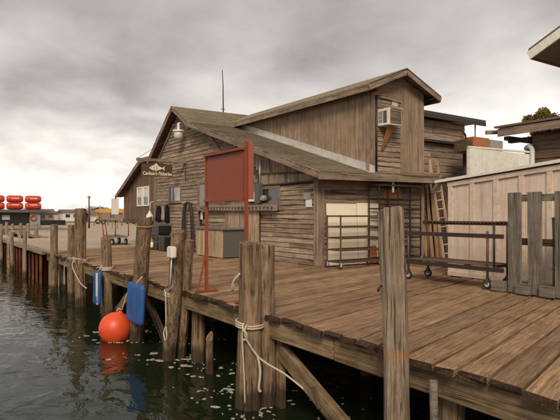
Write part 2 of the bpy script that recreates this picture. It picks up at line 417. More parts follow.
def lathe(bm, c, prof, n=16, axis=Vector((0, 0, 1))):
    """profile of (radius, height) about `axis` through c"""
    axis = Vector(axis).normalized(); ref = Vector((1, 0, 0)) if abs(axis.x) < 0.9 else Vector((0, 1, 0))
    u = axis.cross(ref).normalized(); w = axis.cross(u); c = Vector(c)
    rings = [[bm.verts.new(c + axis * h + (u * math.cos(2 * math.pi * k / n) + w * math.sin(2 * math.pi * k / n)) * r) for k in range(n)] for r, h in prof]
    for a, b in zip(rings, rings[1:]):
        for k in range(n): bm.faces.new((a[k], a[(k + 1) % n], b[(k + 1) % n], b[k]))
    bm.faces.new(list(reversed(rings[0]))); bm.faces.new(rings[-1])
def spans(poly, v):
    """u-intervals of a polygon of (u, v) at height v"""
    xs = []
    for (a, b), (c, d) in zip(poly, poly[1:] + poly[:1]):
        if (b <= v) != (d <= v): xs.append(a + (v - b) / (d - b) * (c - a))
    xs.sort(); return [(xs[i], xs[i + 1]) for i in range(0, len(xs) - 1, 2)]
def clad(parent, name, O, U, V, Nn, poly, course, mat, thick=0.028, openings=(), maxlen=3.6, lap=True, gap=0.004, cvar=0.0, pick=None):
    """boards laid along U, stacked along V, on a wall with outward normal Nn"""
    O, U, V, Nn = Vector(O), Vector(U), Vector(V), Vector(Nn)
    v0 = min(p[1] for p in poly); v1 = max(p[1] for p in poly)
    v = v0
    while v < v1 - 0.02:
        h = min(course * (1 + rnd(-cvar, cvar)), v1 - v)
        if v1 - v - h < course * 0.3: h = v1 - v
        for a, b in spans(poly, v + h * 0.5):
            segs = [(a, b)]
            for (ou0, ov0, ou1, ov1) in openings:
                if v + h * 0.5 > ov0 and v + h * 0.5 < ov1:
                    nx = []
                    for s, e in segs:
                        if ou0 > s: nx.append((s, min(e, ou0)))
                        if ou1 < e: nx.append((max(s, ou1), e))
                    segs = [(s, e) for s, e in nx if e - s > 0.02]
            for s, e in segs:
                cuts = [s]
                while e - cuts[-1] > maxlen * 1.25: cuts.append(cuts[-1] + maxlen * rnd(0.45, 1.0))
                cuts.append(e)
                for q0, q1 in zip(cuts, cuts[1:]):
                    tilt = 0.012 if lap else 0.0
                    c = O + V * (v + h / 2) + Nn * (thick / 2 + rnd(0, 0.007))
                    sag = rnd(-0.004, 0.004) if lap else 0.0
                    up = (Nn + V * (tilt * 2 / h * 1.0)).normalized() if lap else Nn
                    mm = pick(q0, q1, v) if pick else mat
                    board(name, c + U * (q0 + gap / 2) + V * sag, c + U * (q1 - gap / 2) - V * sag, h - gap - rnd(0, 0.003), thick, up, mm, parent, 0.003, 0.002)
        v += h
def wheel(name, c, axis, r, w, parent, hub='galvanised'):
    bm = bmesh.new(); axis = Vector(axis).normalized()
    lathe(bm, Vector(c) - axis * w / 2, [(r * 0.55, 0), (r * 0.9, 0), (r, w * 0.25), (r, w * 0.75), (r * 0.9, w), (r * 0.55, w)], 14, axis)
    o = from_bm(name, bm, 'rubber', parent, smooth=False)
    bm = bmesh.new(); lathe(bm, Vector(c) - axis * w * 0.6, [(r * 0.5, 0), (r * 0.5, w * 1.2)], 10, axis)
    from_bm('hub', bm, hub, o)
    return o
def piling(name, base, top, r0, r1, mat, label, slant=(0, 0), parent=None, cat='post', group=None, n=28, rough=0.05, seed=0):
    """a weathered round post with checks, knots and an uneven top"""
    bm = bmesh.new(); base, top = Vector(base), Vector(top); rings = []
    H = (top - base).length; m = max(7, int(H / 0.18))
    for i in range(m + 1):
        t = i / m; c = base.lerp(top, t); ring = []
        wob = Vector((noise.noise((seed, t * 2, 1)), noise.noise((seed, t * 2, 5)), 0)) * 0.05 * math.sin(math.pi * t)
        for k in range(n):
            a = 2 * math.pi * k / n
            d = Vector((math.cos(a), math.sin(a), 0))
            rr = r0 + (r1 - r0) * t
            q = noise.noise((d.x * 1.6 + seed * 3.1, d.y * 1.3, t * H * 0.5))
            crack = noise.noise((math.cos(a) * 4 + seed, math.sin(a) * 4, t * H * 0.35 + seed))
            rr *= 1 + rough * q * 1.6 - max(0, crack - 0.15) * rough * 7
            zz = (slant[0] * d.x + slant[1] * d.y) * rr if i == m else 0
            ring.append(bm.verts.new(c + wob + d * rr + Vector((0, 0, zz + (rnd(-0.012, 0.012) if i == m else 0)))))
        rings.append(ring)
    for a, b in zip(rings, rings[1:]):
        for k in range(n): bm.faces.new((a[k], a[(k + 1) % n], b[(k + 1) % n], b[k]))
    bm.faces.new(list(reversed(rings[0])))
    inner = [bm.verts.new(top + (v.co - top) * 0.72 + Vector((0, 0, 0.012))) for v in rings[-1]]
    for k in range(n): bm.faces.new((rings[-1][k], rings[-1][(k + 1) % n], inner[(k + 1) % n], inner[k]))
    bm.faces.new(inner)
    o = from_bm(name, bm, mat, parent, origin=base)
    if label: tag(o, label, cat, group)
    return o
def struct(o): o['kind'] = 'structure'; return o

# ================================================================== THE SETTING
WZ = -1.45            # water level
GZ = -0.09            # gravel level (deck top is 0)
bm = bmesh.new()
bm.faces.new([bm.verts.new(p) for p in ((-4000, -400, WZ), (4000, -400, WZ), (4000, 5000, WZ), (-4000, 5000, WZ))])
struct(from_bm('water', bm, 'water', origin=(0, 0, WZ)))
gp = [(9.2, -60), (9.2, 23.7), (4.62, 23.7), (4.62, 46), (5.7, 46), (5.7, 38.4), (7.3, 38.4), (7.3, 57), (14, 57), (14, 170), (-60, 420), (-60, 900), (4000, 900), (4000, -60)]
bm = bmesh.new()
add_prism(bm, [(x, y, GZ) for x, y in gp], (0, 0, -4))
bmesh.ops.triangulate(bm, faces=[f for f in bm.faces if len(f.verts) > 4])
struct(from_bm('ground', bm, 'gravel', origin=(0, 0, GZ)))
def sheet_wall(name, p0, p1, outward, top):
    p0, p1, outward = Vector((*p0, 0)), Vector((*p1, 0)), Vector((*outward, 0))
    L = (p1 - p0).length; d = (p1 - p0) / L; prof = []; s = 0.0; k = 0
    while s < L:
        o_ = 0.26 if k % 2 == 0 else 0.05
        prof += [(s, o_), (min(L, s + 0.30), o_)]; s += 0.46; k += 1
    bm = bmesh.new(); prev = None
    for s, o_ in prof:
        a = bm.verts.new(p0 + d * s + outward * o_ + Vector((0, 0, top))); b = bm.verts.new(p0 + d * s + outward * o_ + Vector((0, 0, -4)))
        if prev: bm.faces.new((prev[0], a, b, prev[1]))
        prev = (a, b)
    bmesh.ops.solidify(bm, geom=bm.faces[:], thickness=0.02)
    w = struct(from_bm(name, bm, 'sheet_rust'))
    q = p0 + outward * 0.15
    board('cap_beam', p0 + outward * 0.17 + Vector((0, 0, top - 0.02)), p1 + outward * 0.17 + Vector((0, 0, top - 0.02)), 0.36, 0.16, (0, 0, 1), 'trim_wood', w)
    return w
sheet_wall('quay_wall_front', (4.62, 23.75), (4.62, 46), (-1, 0), GZ + 0.03)
sheet_wall('quay_wall_slip', (7.3, 38.4), (7.3, 57), (-1, 0), GZ + 0.03)
sheet_wall('quay_wall_end', (7.3, 57), (14, 57), (0, 1), GZ + 0.03)
# far low shore, uneven ridge
bm = bmesh.new(); prev = None
for i in range(140):
    x = -900 + i * 16; y = 1100 + 60 * math.sin(i * 0.2)
    h = 5 + 7 * max(0, noise.noise((i * 0.09, 2, 0)) + 0.5) + 2.5 * noise.noise((i * 0.7, 5, 0))
    r_ = [bm.verts.new((x, y - 40, WZ - 1)), bm.verts.new((x, y, WZ + h * 0.7)), bm.verts.new((x, y + 60, WZ + h)), bm.verts.new((x, y + 200, WZ - 1))]
    if prev:
        for k in range(3): bm.faces.new((prev[k], r_[k], r_[k + 1], prev[k + 1]))
    prev = r_
struct(from_bm('far_shore_terrain', bm, 'shore_leaf'))

# ================================================================== DOCK
EX = 4.38
dock = thing('dock', 'long weathered timber dock of wide tan planks above dark water', 'dock', (6.5, 10, 0))
Dv = Vector((0.954, 0.299, 0)).normalized(); Qv = Vector((-Dv.y, Dv.x, 0))
def plank(Ya, Yb, s0, s1, first):
    """one deck plank between two skewed lines, s measured along the plank from the dock edge"""
    z = rnd(-0.022, 0.0); t = 0.075
    g = rnd(0.014, 0.028); a = Vector((EX, Ya + g, 0)); b = Vector((EX, Yb - g, 0))
    j = rnd(-0.07, 0.03) if first else 0.0
    if first:
        p = [a + Dv * (s0 + j), b + Dv * (s0 + j + rnd(-0.02, 0.02))]
    else:
        sk = (b - a).dot(Dv)
        p = [a + Dv * (s0 + 0.004), b + Dv * (s0 + 0.004 - sk)]
    sk = (b - a).dot(Dv)
    e1 = a + Dv * s1; e2 = b + Dv * (s1 - sk)
    nseg = 5
    M = frame_matrix((a + e1) / 2, Dv, Qv, Vector((0, 0, 1))); Mi = M.inverted()
    bm = bmesh.new(); rows = []
    fr = [k / nseg for k in range(nseg + 1)]
    rot = first and rnd(0, 1) < (0.85 if 4.0 < Ya < 9 else 0.35)
    if first: fr = [0, 0.03 / (s1 - s0), (0.05 + rnd(0, 0.05)) / (s1 - s0)] + fr[1:]
    for f in fr:
        wz = rnd(-0.005, 0.005)
        A = p[0].lerp(e1, f); B = p[1].lerp(e2, f)
        cup = rnd(-0.004, 0.004)
        rows.append([bm.verts.new(Mi @ Vector((q.x, q.y, zz))) for q, zz in ((A + Qv * 0.008, z + wz), (A, z + wz - 0.008), (A, z - t), (B, z - t), (B, z + wz + cup - 0.008), (B - Qv * 0.008, z + wz + cup))])
    if first:                                    # chewed, rotten end grain
        for v in rows[0]: v.co.x += rnd(-0.022, 0.03)
        for v in (rows[0][0], rows[0][5]): v.co.z -= rnd(0.0, 0.02) + (0.02 if rot else 0)
        if rot:
            for r_ in rows[1:3]:
                for v in (r_[0], r_[5]): v.co.x += rnd(-0.012, 0.02); v.co.z -= rnd(0, 0.008)
    for i_, (r0, r1) in enumerate(zip(rows, rows[1:])):
        for k in range(6):
            f_ = bm.faces.new((r0[k], r0[(k + 1) % 6], r1[(k + 1) % 6], r1[k]))
            if rot and i_ < 2: f_.material_index = 1
    f_ = bm.faces.new(list(reversed(rows[0]))); bm.faces.new(rows[-1])
    if first: f_.material_index = 1
    o = from_bm('plank', bm, 'deck_wood', dock, mw=M); o.data.materials.append(MATS['rotten_wood'])
    return o
yy = -5.0
while yy < 23.4:
    w = random.choice((0.27, 0.31, 0.34, 0.36, 0.40, 0.43))
    s = 0.0; first = True
    while True:
        xs = EX + Dv.x * s; ys = yy + Dv.y * s
        lim = 14.6 if ys < 12.25 else 9.8
        if xs > lim - 0.3: break
        L = rnd(3.6, 6.2) if first else rnd(2.2, 5)
        if EX + Dv.x * (s + L) > lim: L = (lim - xs) / Dv.x
        ye = yy + Dv.y * (s + L)
        if ys < 12.25 and ye > 12.25 and xs < 9.7 and EX + Dv.x * (s + L) > 9.9: L = max(0.5, (9.8 - xs) / Dv.x)
        elif ys < 12.2 and ye > 12.5 and xs >= 9.6: L = max(0.3, (12.5 - ys) / Dv.y)
        plank(yy, yy + w, s, s + L, first)
        s += L; first = False
        if xs > 9.6 and ye > 12.2: break
    yy += w
bm = bmesh.new()
yn = -4.8
while yn < 22:
    for xb in (EX + 0.1, 6.0, 7.6, 9.0, 10.6, 12.2):
        for q in (0, 0.09):
            p = Vector((xb + rnd(-.02, .02), yn + (xb - EX) * Dv.y / Dv.x + q + rnd(-.02, .02), 0))
            if p.x > 9.5 and p.y > 12.2: continue
            if rnd(0, 1) < 0.55: continue
            r_ = rnd(0.004, 0.007)
            lathe(bm, p + Vector((0, 0, -0.012)), [(r_, 0), (r_, 0.005), (r_ * 0.6, 0.007)], 6)
    yn += 0.355 / 2 + rnd(-.02, .02)
nl = from_bm('nail_heads', bm, 'dark_iron', dock); nl['kind'] = 'stuff'
# edge stringers (front face beams) in butted lengths, cross beams and under-deck piles
y = -5.0
while y < 23.4:
    L = min(rnd(4.2, 6.0), 23.5 - y)
    board('edge_beam', (EX + 0.13, y + 0.01, -0.085 - 0.15), (EX + 0.13, y + L - 0.01, -0.085 - 0.15 - rnd(0, 0.01)), 0.29, 0.14, (-1, 0, 0), 'beam_wood', dock, 0.012, 0.006)
    y += L
for i, x in enumerate((6.0, 7.6, 9.0)):
    board('under_beam', (x, -5, -0.24), (x, 23.4, -0.24), 0.28, 0.2, (-1, 0, 0), 'dark_wood', dock)
for i, y in enumerate((-1.2, 1.4, 3.72, 5.6, 7.35, 9.9, 13.35, 16.3, 19.2, 22.0)):
    for x in (4.72, 6.9, 8.8):
        if x < 5 and y == 5.6: continue
        piling('pile', (x + rnd(-.05, .05), y + rnd(-.08, .08), -3.6), (x, y, -0.11 if x > 4.8 else -0.3), 0.15, 0.14, 'piling_wood', None, parent=dock, n=16, seed=i + x)
for dy in (-0.16, 0.02):      # split timbers beside the roped piling
    board('pile_board', (4.62, 6.98 + dy, -3.2), (4.64, 7.0 + dy, -0.3), 0.15, 0.10, (-1, 0, 0), 'beam_wood', dock, 0.01, 0.01)
br_ = board('brace', (4.60, 6.75, -0.58), (4.56, 4.30, -1.68), 0.24, 0.12, (-1, 0, 0), 'beam_wood', dock, 0.012)
board('brace_strap', (4.51, 5.86, -0.86), (4.50, 5.72, -1.12), 0.06, 0.03, (-1, 0, 0), 'rusty_iron', br_)
board('brace', (4.70, 15.8, -1.6), (4.70, 13.8, -0.5), 0.22, 0.1, (-1, 0, 0), 'beam_wood', dock, 0.012)
board('brace', (4.72, 12.9, -0.5), (4.72, 11.2, -1.7), 0.2, 0.1, (-1, 0, 0), 'dark_wood', dock, 0.012)
tube('drain_pipe', [(4.30, 3.62, -0.16), (4.29, 3.60, -0.6), (4.29, 3.60, -2.2)], 0.042, 'grey_board', dock)
prism('notch_rot', [(4.36, 3.12, -0.02), (4.42, 3.34, -0.02), (4.5, 3.30, -0.02), (4.47, 3.12, -0.02)], (0, 0, -0.05), 'dark_wood', dock)

# ================================================================== MOORING PILINGS
PG = 'mooring pilings along the dock edge'
p_near = piling('mooring_piling', (4.20, 3.93, -3.0), (4.17, 4.08, 1.53), 0.138, 0.136, 'banded_piling_wood', 'pale grey split-top piling with rust band standing nearest, right of centre', slant=(-0.15, -0.35), rough=0.035, group=PG, seed=1)
p_rope = piling('mooring_piling', (4.27, 7.20, -3.0), (4.20, 7.0, 1.06), 0.24, 0.17, 'piling_wood', 'thick dark brown roped piling in the middle of the dock edge', slant=(0.0, 0.1), rough=0.06, group=PG, seed=2)
piling('back_timber', (4.58, 7.10, -3.0), (4.40, 6.88, 1.02), 0.14, 0.12, 'piling_wood', None, parent=p_rope, seed=7, n=20)
p_box = piling('mooring_piling', (4.30, 10.62, -3.0), (4.24, 9.82, 1.16), 0.15, 0.135, 'piling_wood', 'leaning piling carrying a small white electrical box and rope loop', slant=(0.2, 0.1), group=PG, seed=3)
piling('back_timber', (4.58, 10.7, -3.0), (4.45, 9.75, 0.98), 0.10, 0.09, 'piling_wood', None, parent=p_box, seed=8, n=18)
p_fend = piling('mooring_piling', (4.30, 12.65, -3.0), (4.26, 11.72, 1.38), 0.19, 0.165, 'piling_wood', 'stout leaning piling rising right behind the hanging blue fender pad', slant=(0.3, -0.2), group=PG, seed=4)
p_str = piling('mooring_piling', (4.50, 15.2, -3.0), (4.34, 14.95, 0.84), 0.15, 0.14, 'piling_wood', 'short rope-wrapped piling above the blue and white fender', slant=(0.1, 0.3), group=PG, seed=5)
p_tall = piling('mooring_piling', (4.42, 18.0, -3.0), (4.30, 17.55, 1.66), 0.19, 0.17, 'piling_wood', 'tallest thick piling at the far end of the plank dock', group=PG, seed=6)
piling('mooring_piling', (4.45, 19.4, -3.0), (4.35, 18.9, 1.12), 0.13, 0.12, 'piling_wood', 'shorter piling just left of the tallest far piling', group=PG, seed=9)
piling('mooring_piling', (4.40, 21.9, -3.0), (4.30, 21.4, 1.10), 0.14, 0.13, 'piling_wood', 'piling marking the corner where planks meet the rusty quay wall', group=PG, seed=10)
piling('broken_piling', (4.58, 9.15, -3.0), (4.50, 8.98, -0.78), 0.10, 0.07, 'piling_wood', 'broken stub of a piling poking from the water under the dock', slant=(1.2, 0.8), seed=11, n=16)
QG = 'pilings along the rusty sheet pile quay'
for i, (y, top, lab) in enumerate(((27.4, 0.72, 'pale piling on the rusty quay, nearest the plank dock corner'), (31.4, 0.55, 'short pale piling on the rusty quay right of the hooped ladder'), (35.6, 0.9, 'pale piling on the rusty quay at the far left picture edge'))):
    piling('quay_piling', (4.22, y, -3), (4.20, y - 0.1, top), 0.10, 0.09, 'pale_piling_wood', lab, group=QG, seed=20 + i, n=16)
for i, (x, y, lab) in enumerate(((7.0, 40.2, 'first thin piling against the inner slip wall, counting from the right'), (7.0, 43.4, 'second thin piling against the inner slip wall, counting from the right'), (7.0, 46.8, 'third thin piling against the inner slip wall, counting from the right'), (7.0, 51.0, 'fourth thin piling against the inner slip wall, counting from the right'), (7.0, 54.6, 'leftmost thin piling against the inner slip wall'))):
    piling('slip_piling', (x - 0.1, y, -3), (x - 0.1, y, 0.75 + rnd(-.1, .15)), 0.15, 0.13, 'pale_piling_wood', lab, group='thin pilings in the slip', seed=30 + i, n=14)
# attachments of the pilings
box('electrical_box', (4.02, 9.62, 0.66), (4.13, 9.86, 0.88), 'white_paint', p_box, 0.02)
tube('conduit', [(4.08, 9.75, 0.68), (4.10, 9.85, 0.3), (4.12, 9.93, 0.02)], 0.014, 'galvanised', p_box)
tube('hook', smooth_path([(4.0, 6.98, 0.62), (3.93, 7.05, 0.5), (3.93, 7.10, 0.38), (3.97, 7.14, 0.36), (4.0, 7.15, 0.44)], 5), 0.014, 'rope_fibre', p_rope)
tube('hook', [(4.02, 4.06, 0.75), (3.97, 4.05, 0.74), (3.97, 4.06, 0.70)], 0.014, 'dark_iron', p_near)
def coil(bm, c, r, turns, pitch, rr, wob=0.01):
    pts = []
    n = int(turns * 22)
    for i in range(n + 1):
        a = 2 * math.pi * i / 22 + 2.6
        pts.append((c[0] + math.cos(a) * (r + rnd(-wob, wob) * 0.4), c[1] + math.sin(a) * (r + rnd(-wob, wob) * 0.4), c[2] + pitch * i / 22 + 0.02 * math.sin(a) + rnd(-wob, wob) * 0.4))
    add_tube(bm, pts, rr, 6)
def rope(label, coils, tails):
    bm = bmesh.new()
    for args in coils: coil(bm, *args)
    for t, rr in tails: add_tube(bm, smooth_path(t, 7), rr, 6)
    return tag(from_bm('mooring_rope', bm, 'rope_fibre', smooth=True), label, 'rope', 'mooring ropes on the pilings')
rope('pale rope knotted round the thick middle piling with hanging tail ends',
     [((4.235, 7.07, -0.20), 0.222, 2.2, 0.035, 0.016)],
     [([(4.07, 6.90, -0.14), (4.03, 6.88, -0.3), (4.20, 6.75, -0.62), (4.40, 6.38, -0.80), (4.55, 6.1, -0.98)], 0.015),
      ([(4.06, 6.92, -0.16), (4.02, 6.95, -0.26), (4.02, 6.90, -0.8), (4.04, 6.90, -1.3)], 0.012),
      ([(4.15, 6.72, -0.58), (4.18, 6.70, -0.8), (4.17, 6.72, -1.05), (4.19, 6.70, -1.1)], 0.02),
      ([(4.03, 6.93, -0.12), (3.99, 6.88, -0.18), (4.02, 6.83, -0.26), (4.05, 6.86, -0.34), (4.02, 6.92, -0.36)], 0.018)])
rope('pale rope round the leaning piling, its loop hanging to the water side',
     [((4.262, 10.12, -0.12), 0.165, 3.1, 0.03, 0.013)],
     [([(4.10, 10.05, -0.03), (4.06, 10.0, -0.1), (4.06, 9.98, -0.6), (4.08, 10.06, -0.72), (4.06, 10.10, -0.85), (4.05, 10.0, -0.97), (4.05, 9.92, -0.88), (4.06, 9.98, -0.7)], 0.014),
      ([(4.12, 10.0, 0.0), (4.10, 9.85, 0.06), (4.12, 9.78, 0.12)], 0.012)])
rope('pale rope bundled round the tallest far piling at deck level',
     [((4.36, 17.78, -0.02), 0.21, 3.0, 0.04, 0.018)],
     [([(4.2, 17.6, 0.1), (4.05, 17.5, 0.15), (4.1, 17.2, 0.12), (4.3, 17.2, 0.1)], 0.018),
      ([(4.2, 18.0, 0.05), (4.15, 17.9, -0.2), (4.2, 17.2, -0.6), (4.3, 16.8, -0.75)], 0.018),
      ([(4.2, 18.1, 0.05), (4.16, 18.4, 0.06), (4.2, 18.9, 0.0), (4.18, 19.2, -0.3), (4.18, 19.2, -0.9)], 0.016)])
rope('rope wound at the base of the short piling holding a fender',
     [((4.38, 15.0, -0.03), 0.165, 3.0, 0.035, 0.018)],
     [([(4.24, 15.1, 0.02), (4.2, 15.3, 0.0), (4.22, 15.5, -0.12)], 0.015)])
# fenders and buoy
def fender(label, y0, y1, z0, z1, x, stripe):
    bm = bmesh.new(); n = 28
    def outline(inset):
        pts = []
        w = (y1 - y0) / 2 - inset; h = (z1 - z0) / 2 - inset; r = 0.09
        for cxs, czs, a0 in ((1, 1, 0), (-1, 1, 90), (-1, -1, 180), (1, -1, 270)):
            for k in range(7):
                a = R(a0 + k * 15); pts.append((cxs * (w - r) + r * math.cos(a), czs * (h - r) + r * math.sin(a)))
        return pts
    rings = []
    for dx, ins in ((0.02, 0.07), (0.03, 0.03), (0.06, 0.0), (0.11, 0.0), (0.135, 0.03), (0.145, 0.07)):
        rings.append([bm.verts.new((x + dx - 0.08 + 0.015 * math.sin(b * 4), (y0 + y1) / 2 + a, (z0 + z1) / 2 + b)) for a, b in outline(ins)])
    for a, b in zip(rings, rings[1:]):
        for k in range(len(a)): bm.faces.new((a[k], a[(k + 1) % len(a)], b[(k + 1) % len(a)], b[k]))
    bm.faces.new(list(reversed(rings[0]))); bm.faces.new(rings[-1])
    o = from_bm('dock_fender', bm, 'blue_foam', smooth=True)
    tag(o, label, 'fender', 'blue foam fenders')
    if stripe:
        box('white_edge', (x - 0.068, y0 + 0.03, z0 + 0.04), (x - 0.045, y0 + 0.16, z1 - 0.04), 'white_paint', o, 0.004)
    tube('lashing', [(x, (y0 + y1) / 2, z1 - 0.04), (x + 0.05, (y0 + y1) / 2 - 0.05, z1 + 0.06), (x + 0.12, (y0 + y1) / 2 - 0.1, z1 + 0.16)], 0.013, 'rope_fibre', o)
    return o
fender('flat plain blue foam fender pad hanging above the orange buoy', 11.15, 12.1, -0.90, -0.03, 4.02, False)
fender('narrow blue fender with white edge hanging below the short piling', 14.75, 15.25, -0.98, -0.06, 4.12, True)
bm = bmesh.new()
prof = [(0.02, 0.0)] + [(0.385 * math.sin(R(a)), 0.385 - 0.385 * math.cos(R(a))) for a in range(12, 172, 8)] + [(0.06, 0.765), (0.05, 0.80), (0.02, 0.81)]
lathe(bm, (3.82, 12.75, WZ - 0.11), prof, 28, Vector((0.25, -0.15, 1)))
buoy = tag(from_bm('mooring_buoy', bm, 'orange_vinyl', smooth=True), 'round orange inflatable buoy floating beside the dock', 'buoy')
tube('buoy_eye', smooth_path([(3.93, 12.68, WZ + 0.66), (3.97, 12.66, WZ + 0.72), (4.03, 12.62, WZ + 0.70), (4.06, 12.55, WZ + 0.85), (4.12, 12.4, WZ + 1.2)], 5), 0.012, 'rope_fibre', buoy)

# foam flakes drifting under and beside the dock
bm = bmesh.new()
def flake(cx, cy, r):
    n = 15; a0 = rnd(0, 6); el_ = rnd(0.25, 0.8); s = rnd(0, 50)
    o_ = []; i_ = []
    for k in range(n):
        a = 2 * math.pi * k / n; q = r * (1 + 0.5 * noise.noise((math.cos(a) + s, math.sin(a), s)) + 0.5 * noise.noise((3 * math.cos(a) + s, 3 * math.sin(a), s)))
        x, y = math.cos(a) * q, math.sin(a) * q * el_
        x, y = x * math.cos(a0) - y * math.sin(a0), x * math.sin(a0) + y * math.cos(a0)
        o_.append(bm.verts.new((cx + x, cy + y, WZ - 0.002))); i_.append(bm.verts.new((cx + x * 0.75, cy + y * 0.75, WZ + 0.009)))
    for k in range(n): bm.faces.new((o_[k], o_[(k + 1) % n], i_[(k + 1) % n], i_[k]))
    bm.faces.new(i_)
for i in range(520):
    y = rnd(3.5, 14); x = random.gauss(4.35, 0.55) if i % 3 else rnd(3.4, 8.5)
    if x < 3.0: continue
    if noise.noise((x * 0.8, y * 0.8, 3)) < -0.08: continue
    flake(x, y, rnd(0.012, 0.04) if rnd(0, 1) < 0.8 else rnd(0.05, 0.11))
for (cx, cy) in ((4.27, 7.2), (4.3, 10.62), (4.62, 7.0), (4.5, 9.1), (3.82, 12.75)):
    for k in range(9):
        a = rnd(0, 6.28); flake(cx + math.cos(a) * rnd(0.25, 0.42), cy + math.sin(a) * rnd(0.25, 0.42), rnd(0.02, 0.06))
tag(from_bm('foam_flakes', bm, 'foam'), 'pale foam flakes drifting on dark water under the dock', kind='stuff')

# ================================================================== FISHERY BUILDING
GX, SY = 9.63, 12.29          # gable wall plane, shelf wall plane
fish = thing('fishery_building', 'weathered brown wooden fishery building with steep gable and long sloping shingle roof', 'building', (12, 18, 0))
ROOF = [(25.05, 4.02), (22.05, 6.18), (20.35, 5.23), (11.72, 2.66)]      # (Y, z) along the top of the roof
def roof_z(y):
    for (a, za), (b, zb) in zip(ROOF, ROOF[1:]):
        if b <= y <= a: return za + (a - y) / (a - b) * (zb - za)
    return 2.6
def uv_slope(o, ax_u, origin):
    me = o.data; uvl = me.uv_layers.new(name='UVMap')
    for p in me.polygons:
        n = p.normal; u = Vector(ax_u); v = n.cross(u)
        for li in p.loop_indices:
            co = me.vertices[me.loops[li].vertex_index].co
            uvl.data[li].uv = (co.dot(u), co.dot(v))
def roof_sheet(name, pts, x0, x1, t, mat, parent):
    bm = bmesh.new()
    low = [(y, z - t) for y, z in pts]
    poly = [(x0, y, z) for y, z in pts] + [(x0, y, z) for y, z in reversed(low)]
    add_prism(bm, poly, (x1 - x0, 0, 0))
    o = from_bm(name, bm, mat, parent); uv_slope(o, (1, 0, 0), None); return o
main_roof = roof_sheet('roof', ROOF, 9.22, 14.42, 0.07, 'shingles', fish)
def courses(parent, p_up, p_low, x0, x1, step, name='shingle_courses'):
    (ya, za), (yb, zb) = p_up, p_low
    L = math.hypot(yb - ya, zb - za); d = Vector((0, (yb - ya) / L, (zb - za) / L)); n = Vector((0, -d.z, d.y))
    if n.z < 0: n = -n
    bm = bmesh.new(); s_ = 0.0
    while s_ < L - 0.02:
        e_ = min(L, s_ + step); x = x0 + rnd(-0.02, 0.01)
        while x < x1:
            w = min(rnd(0.7, 1.1), x1 - x) if x1 - x > 0.3 else x1 - x
            t_ = 0.013 + rnd(0, 0.009); ee = e_ + rnd(-0.008, 0.014)
            A = Vector((0, ya, za)) + d * s_ + n * 0.002; B = Vector((0, ya, za)) + d * ee + n * 0.002
            q = [A, B, B + n * t_, A + n * 0.004]
            add_prism(bm, [Vector((x, p.y, p.z)) for p in q], (w - 0.006, 0, 0)); x += w
        s_ = e_
    o = from_bm(name, bm, 'shingles', parent); uv_slope(o, (1, 0, 0), None); o['kind'] = 'stuff'
for a_, b_ in ((ROOF[1], ROOF[2]), (ROOF[2], ROOF[3]), (ROOF[1], ROOF[0])): courses(main_roof, a_, b_, 9.21, 14.42, 0.16)
# walls (solid backing), then boards on them
front_poly = [(24.98, -0.1), (24.98, 3.9), (22.05, 6.02), (20.35, 5.08), (12.30, 2.66), (12.30, -0.1)]
wall_f = prism('gable_wall', [(GX, y, z) for y, z in front_poly], (0.14, 0, 0), 'dark_wood', fish)
wall_s = prism('side_wall', [(GX + 0.143, SY, -0.1), (14.05, SY, -0.1), (14.05, SY, 2.72), (GX + 0.143, SY, 2.72)], (0, 0.14, 0), 'dark_wood', fish)
prism('back_wall', [(14.08, y, z) for y, z in front_poly], (0.14, 0, 0), 'dark_wood', fish)
prism('far_side_wall', [(GX + 0.143, 24.84, -0.1), (14.07, 24.84, -0.1), (14.07, 24.84, 3.85), (GX + 0.143, 24.84, 3.85)], (0, 0.14, 0), 'dark_wood', fish)
U = (0, -1, 0); Nf = (-1, 0, 0)        # u = -Y on the gable wall
def fp(poly): return [(-y, z) for y, z in poly]
ops = [(-23.25, 1.98, -21.85, 2.82), (-15.45, 1.62, -14.18, 2.42), (-20.2, 0.9, -19.25, 2.85)]
def pick_front(a, b, v):
    c = -(a + b) / 2
    if 21.0 < c < 23.4 and 0.75 < v < 1.9: return 'pale_siding_wood'
    return 'pale_siding_wood' if (rnd(0, 1) < 0.10) else 'siding_wood'
low_poly = [(24.98, 0.0), (24.98, 3.9), (22.05, 6.02), (20.35, 5.08), (17.3, 4.16), (15.4, 2.46), (12.44, 2.46), (12.44, 0.0)]
clad(wall_f, 'siding_board', (GX, 0, 0), U, (0, 0, 1), Nf, fp(low_poly), 0.148, 'siding_wood', openings=ops, maxlen=2.6, cvar=0.12, pick=pick_front)
# short upright boards filling the low end of the gable
up_poly = [(17.25, 4.1), (15.45, 2.80), (12.44, 2.80), (12.44, 2.70)]
def vclad(wall, poly, w, mat, thick=0.03, nrm=(-1, 0, 0), O=(GX, 0, 0), along=(0, 1, 0)):
    clad(wall, 'upright_board', O, (0, 0, 1), along, nrm, [(z, y) for y, z in poly], w, mat, thick, maxlen=9, lap=False, gap=0.012)
vclad(wall_f, [(17.3, 4.16), (15.4, 2.86), (12.44, 2.46 + 0.24), (12.44, 2.72), (15.4, 3.6)], 0.17, 'siding_wood')
vclad(wall_f, [(15.4, 2.47), (15.4, 2.84), (12.44, 2.69), (12.44, 2.47)], 0.19, 'siding_wood', 0.045)
board('drip_board', (GX - 0.05, 15.42, 2.85), (GX - 0.05, 13.2, 2.75), 0.05, 0.06, Nf, 'dark_wood', fish)
board('drip_board', (GX - 0.055, 15.5, 2.455), (GX - 0.055, 12.40, 2.455), 0.05, 0.07, Nf, 'dark_wood', fish)
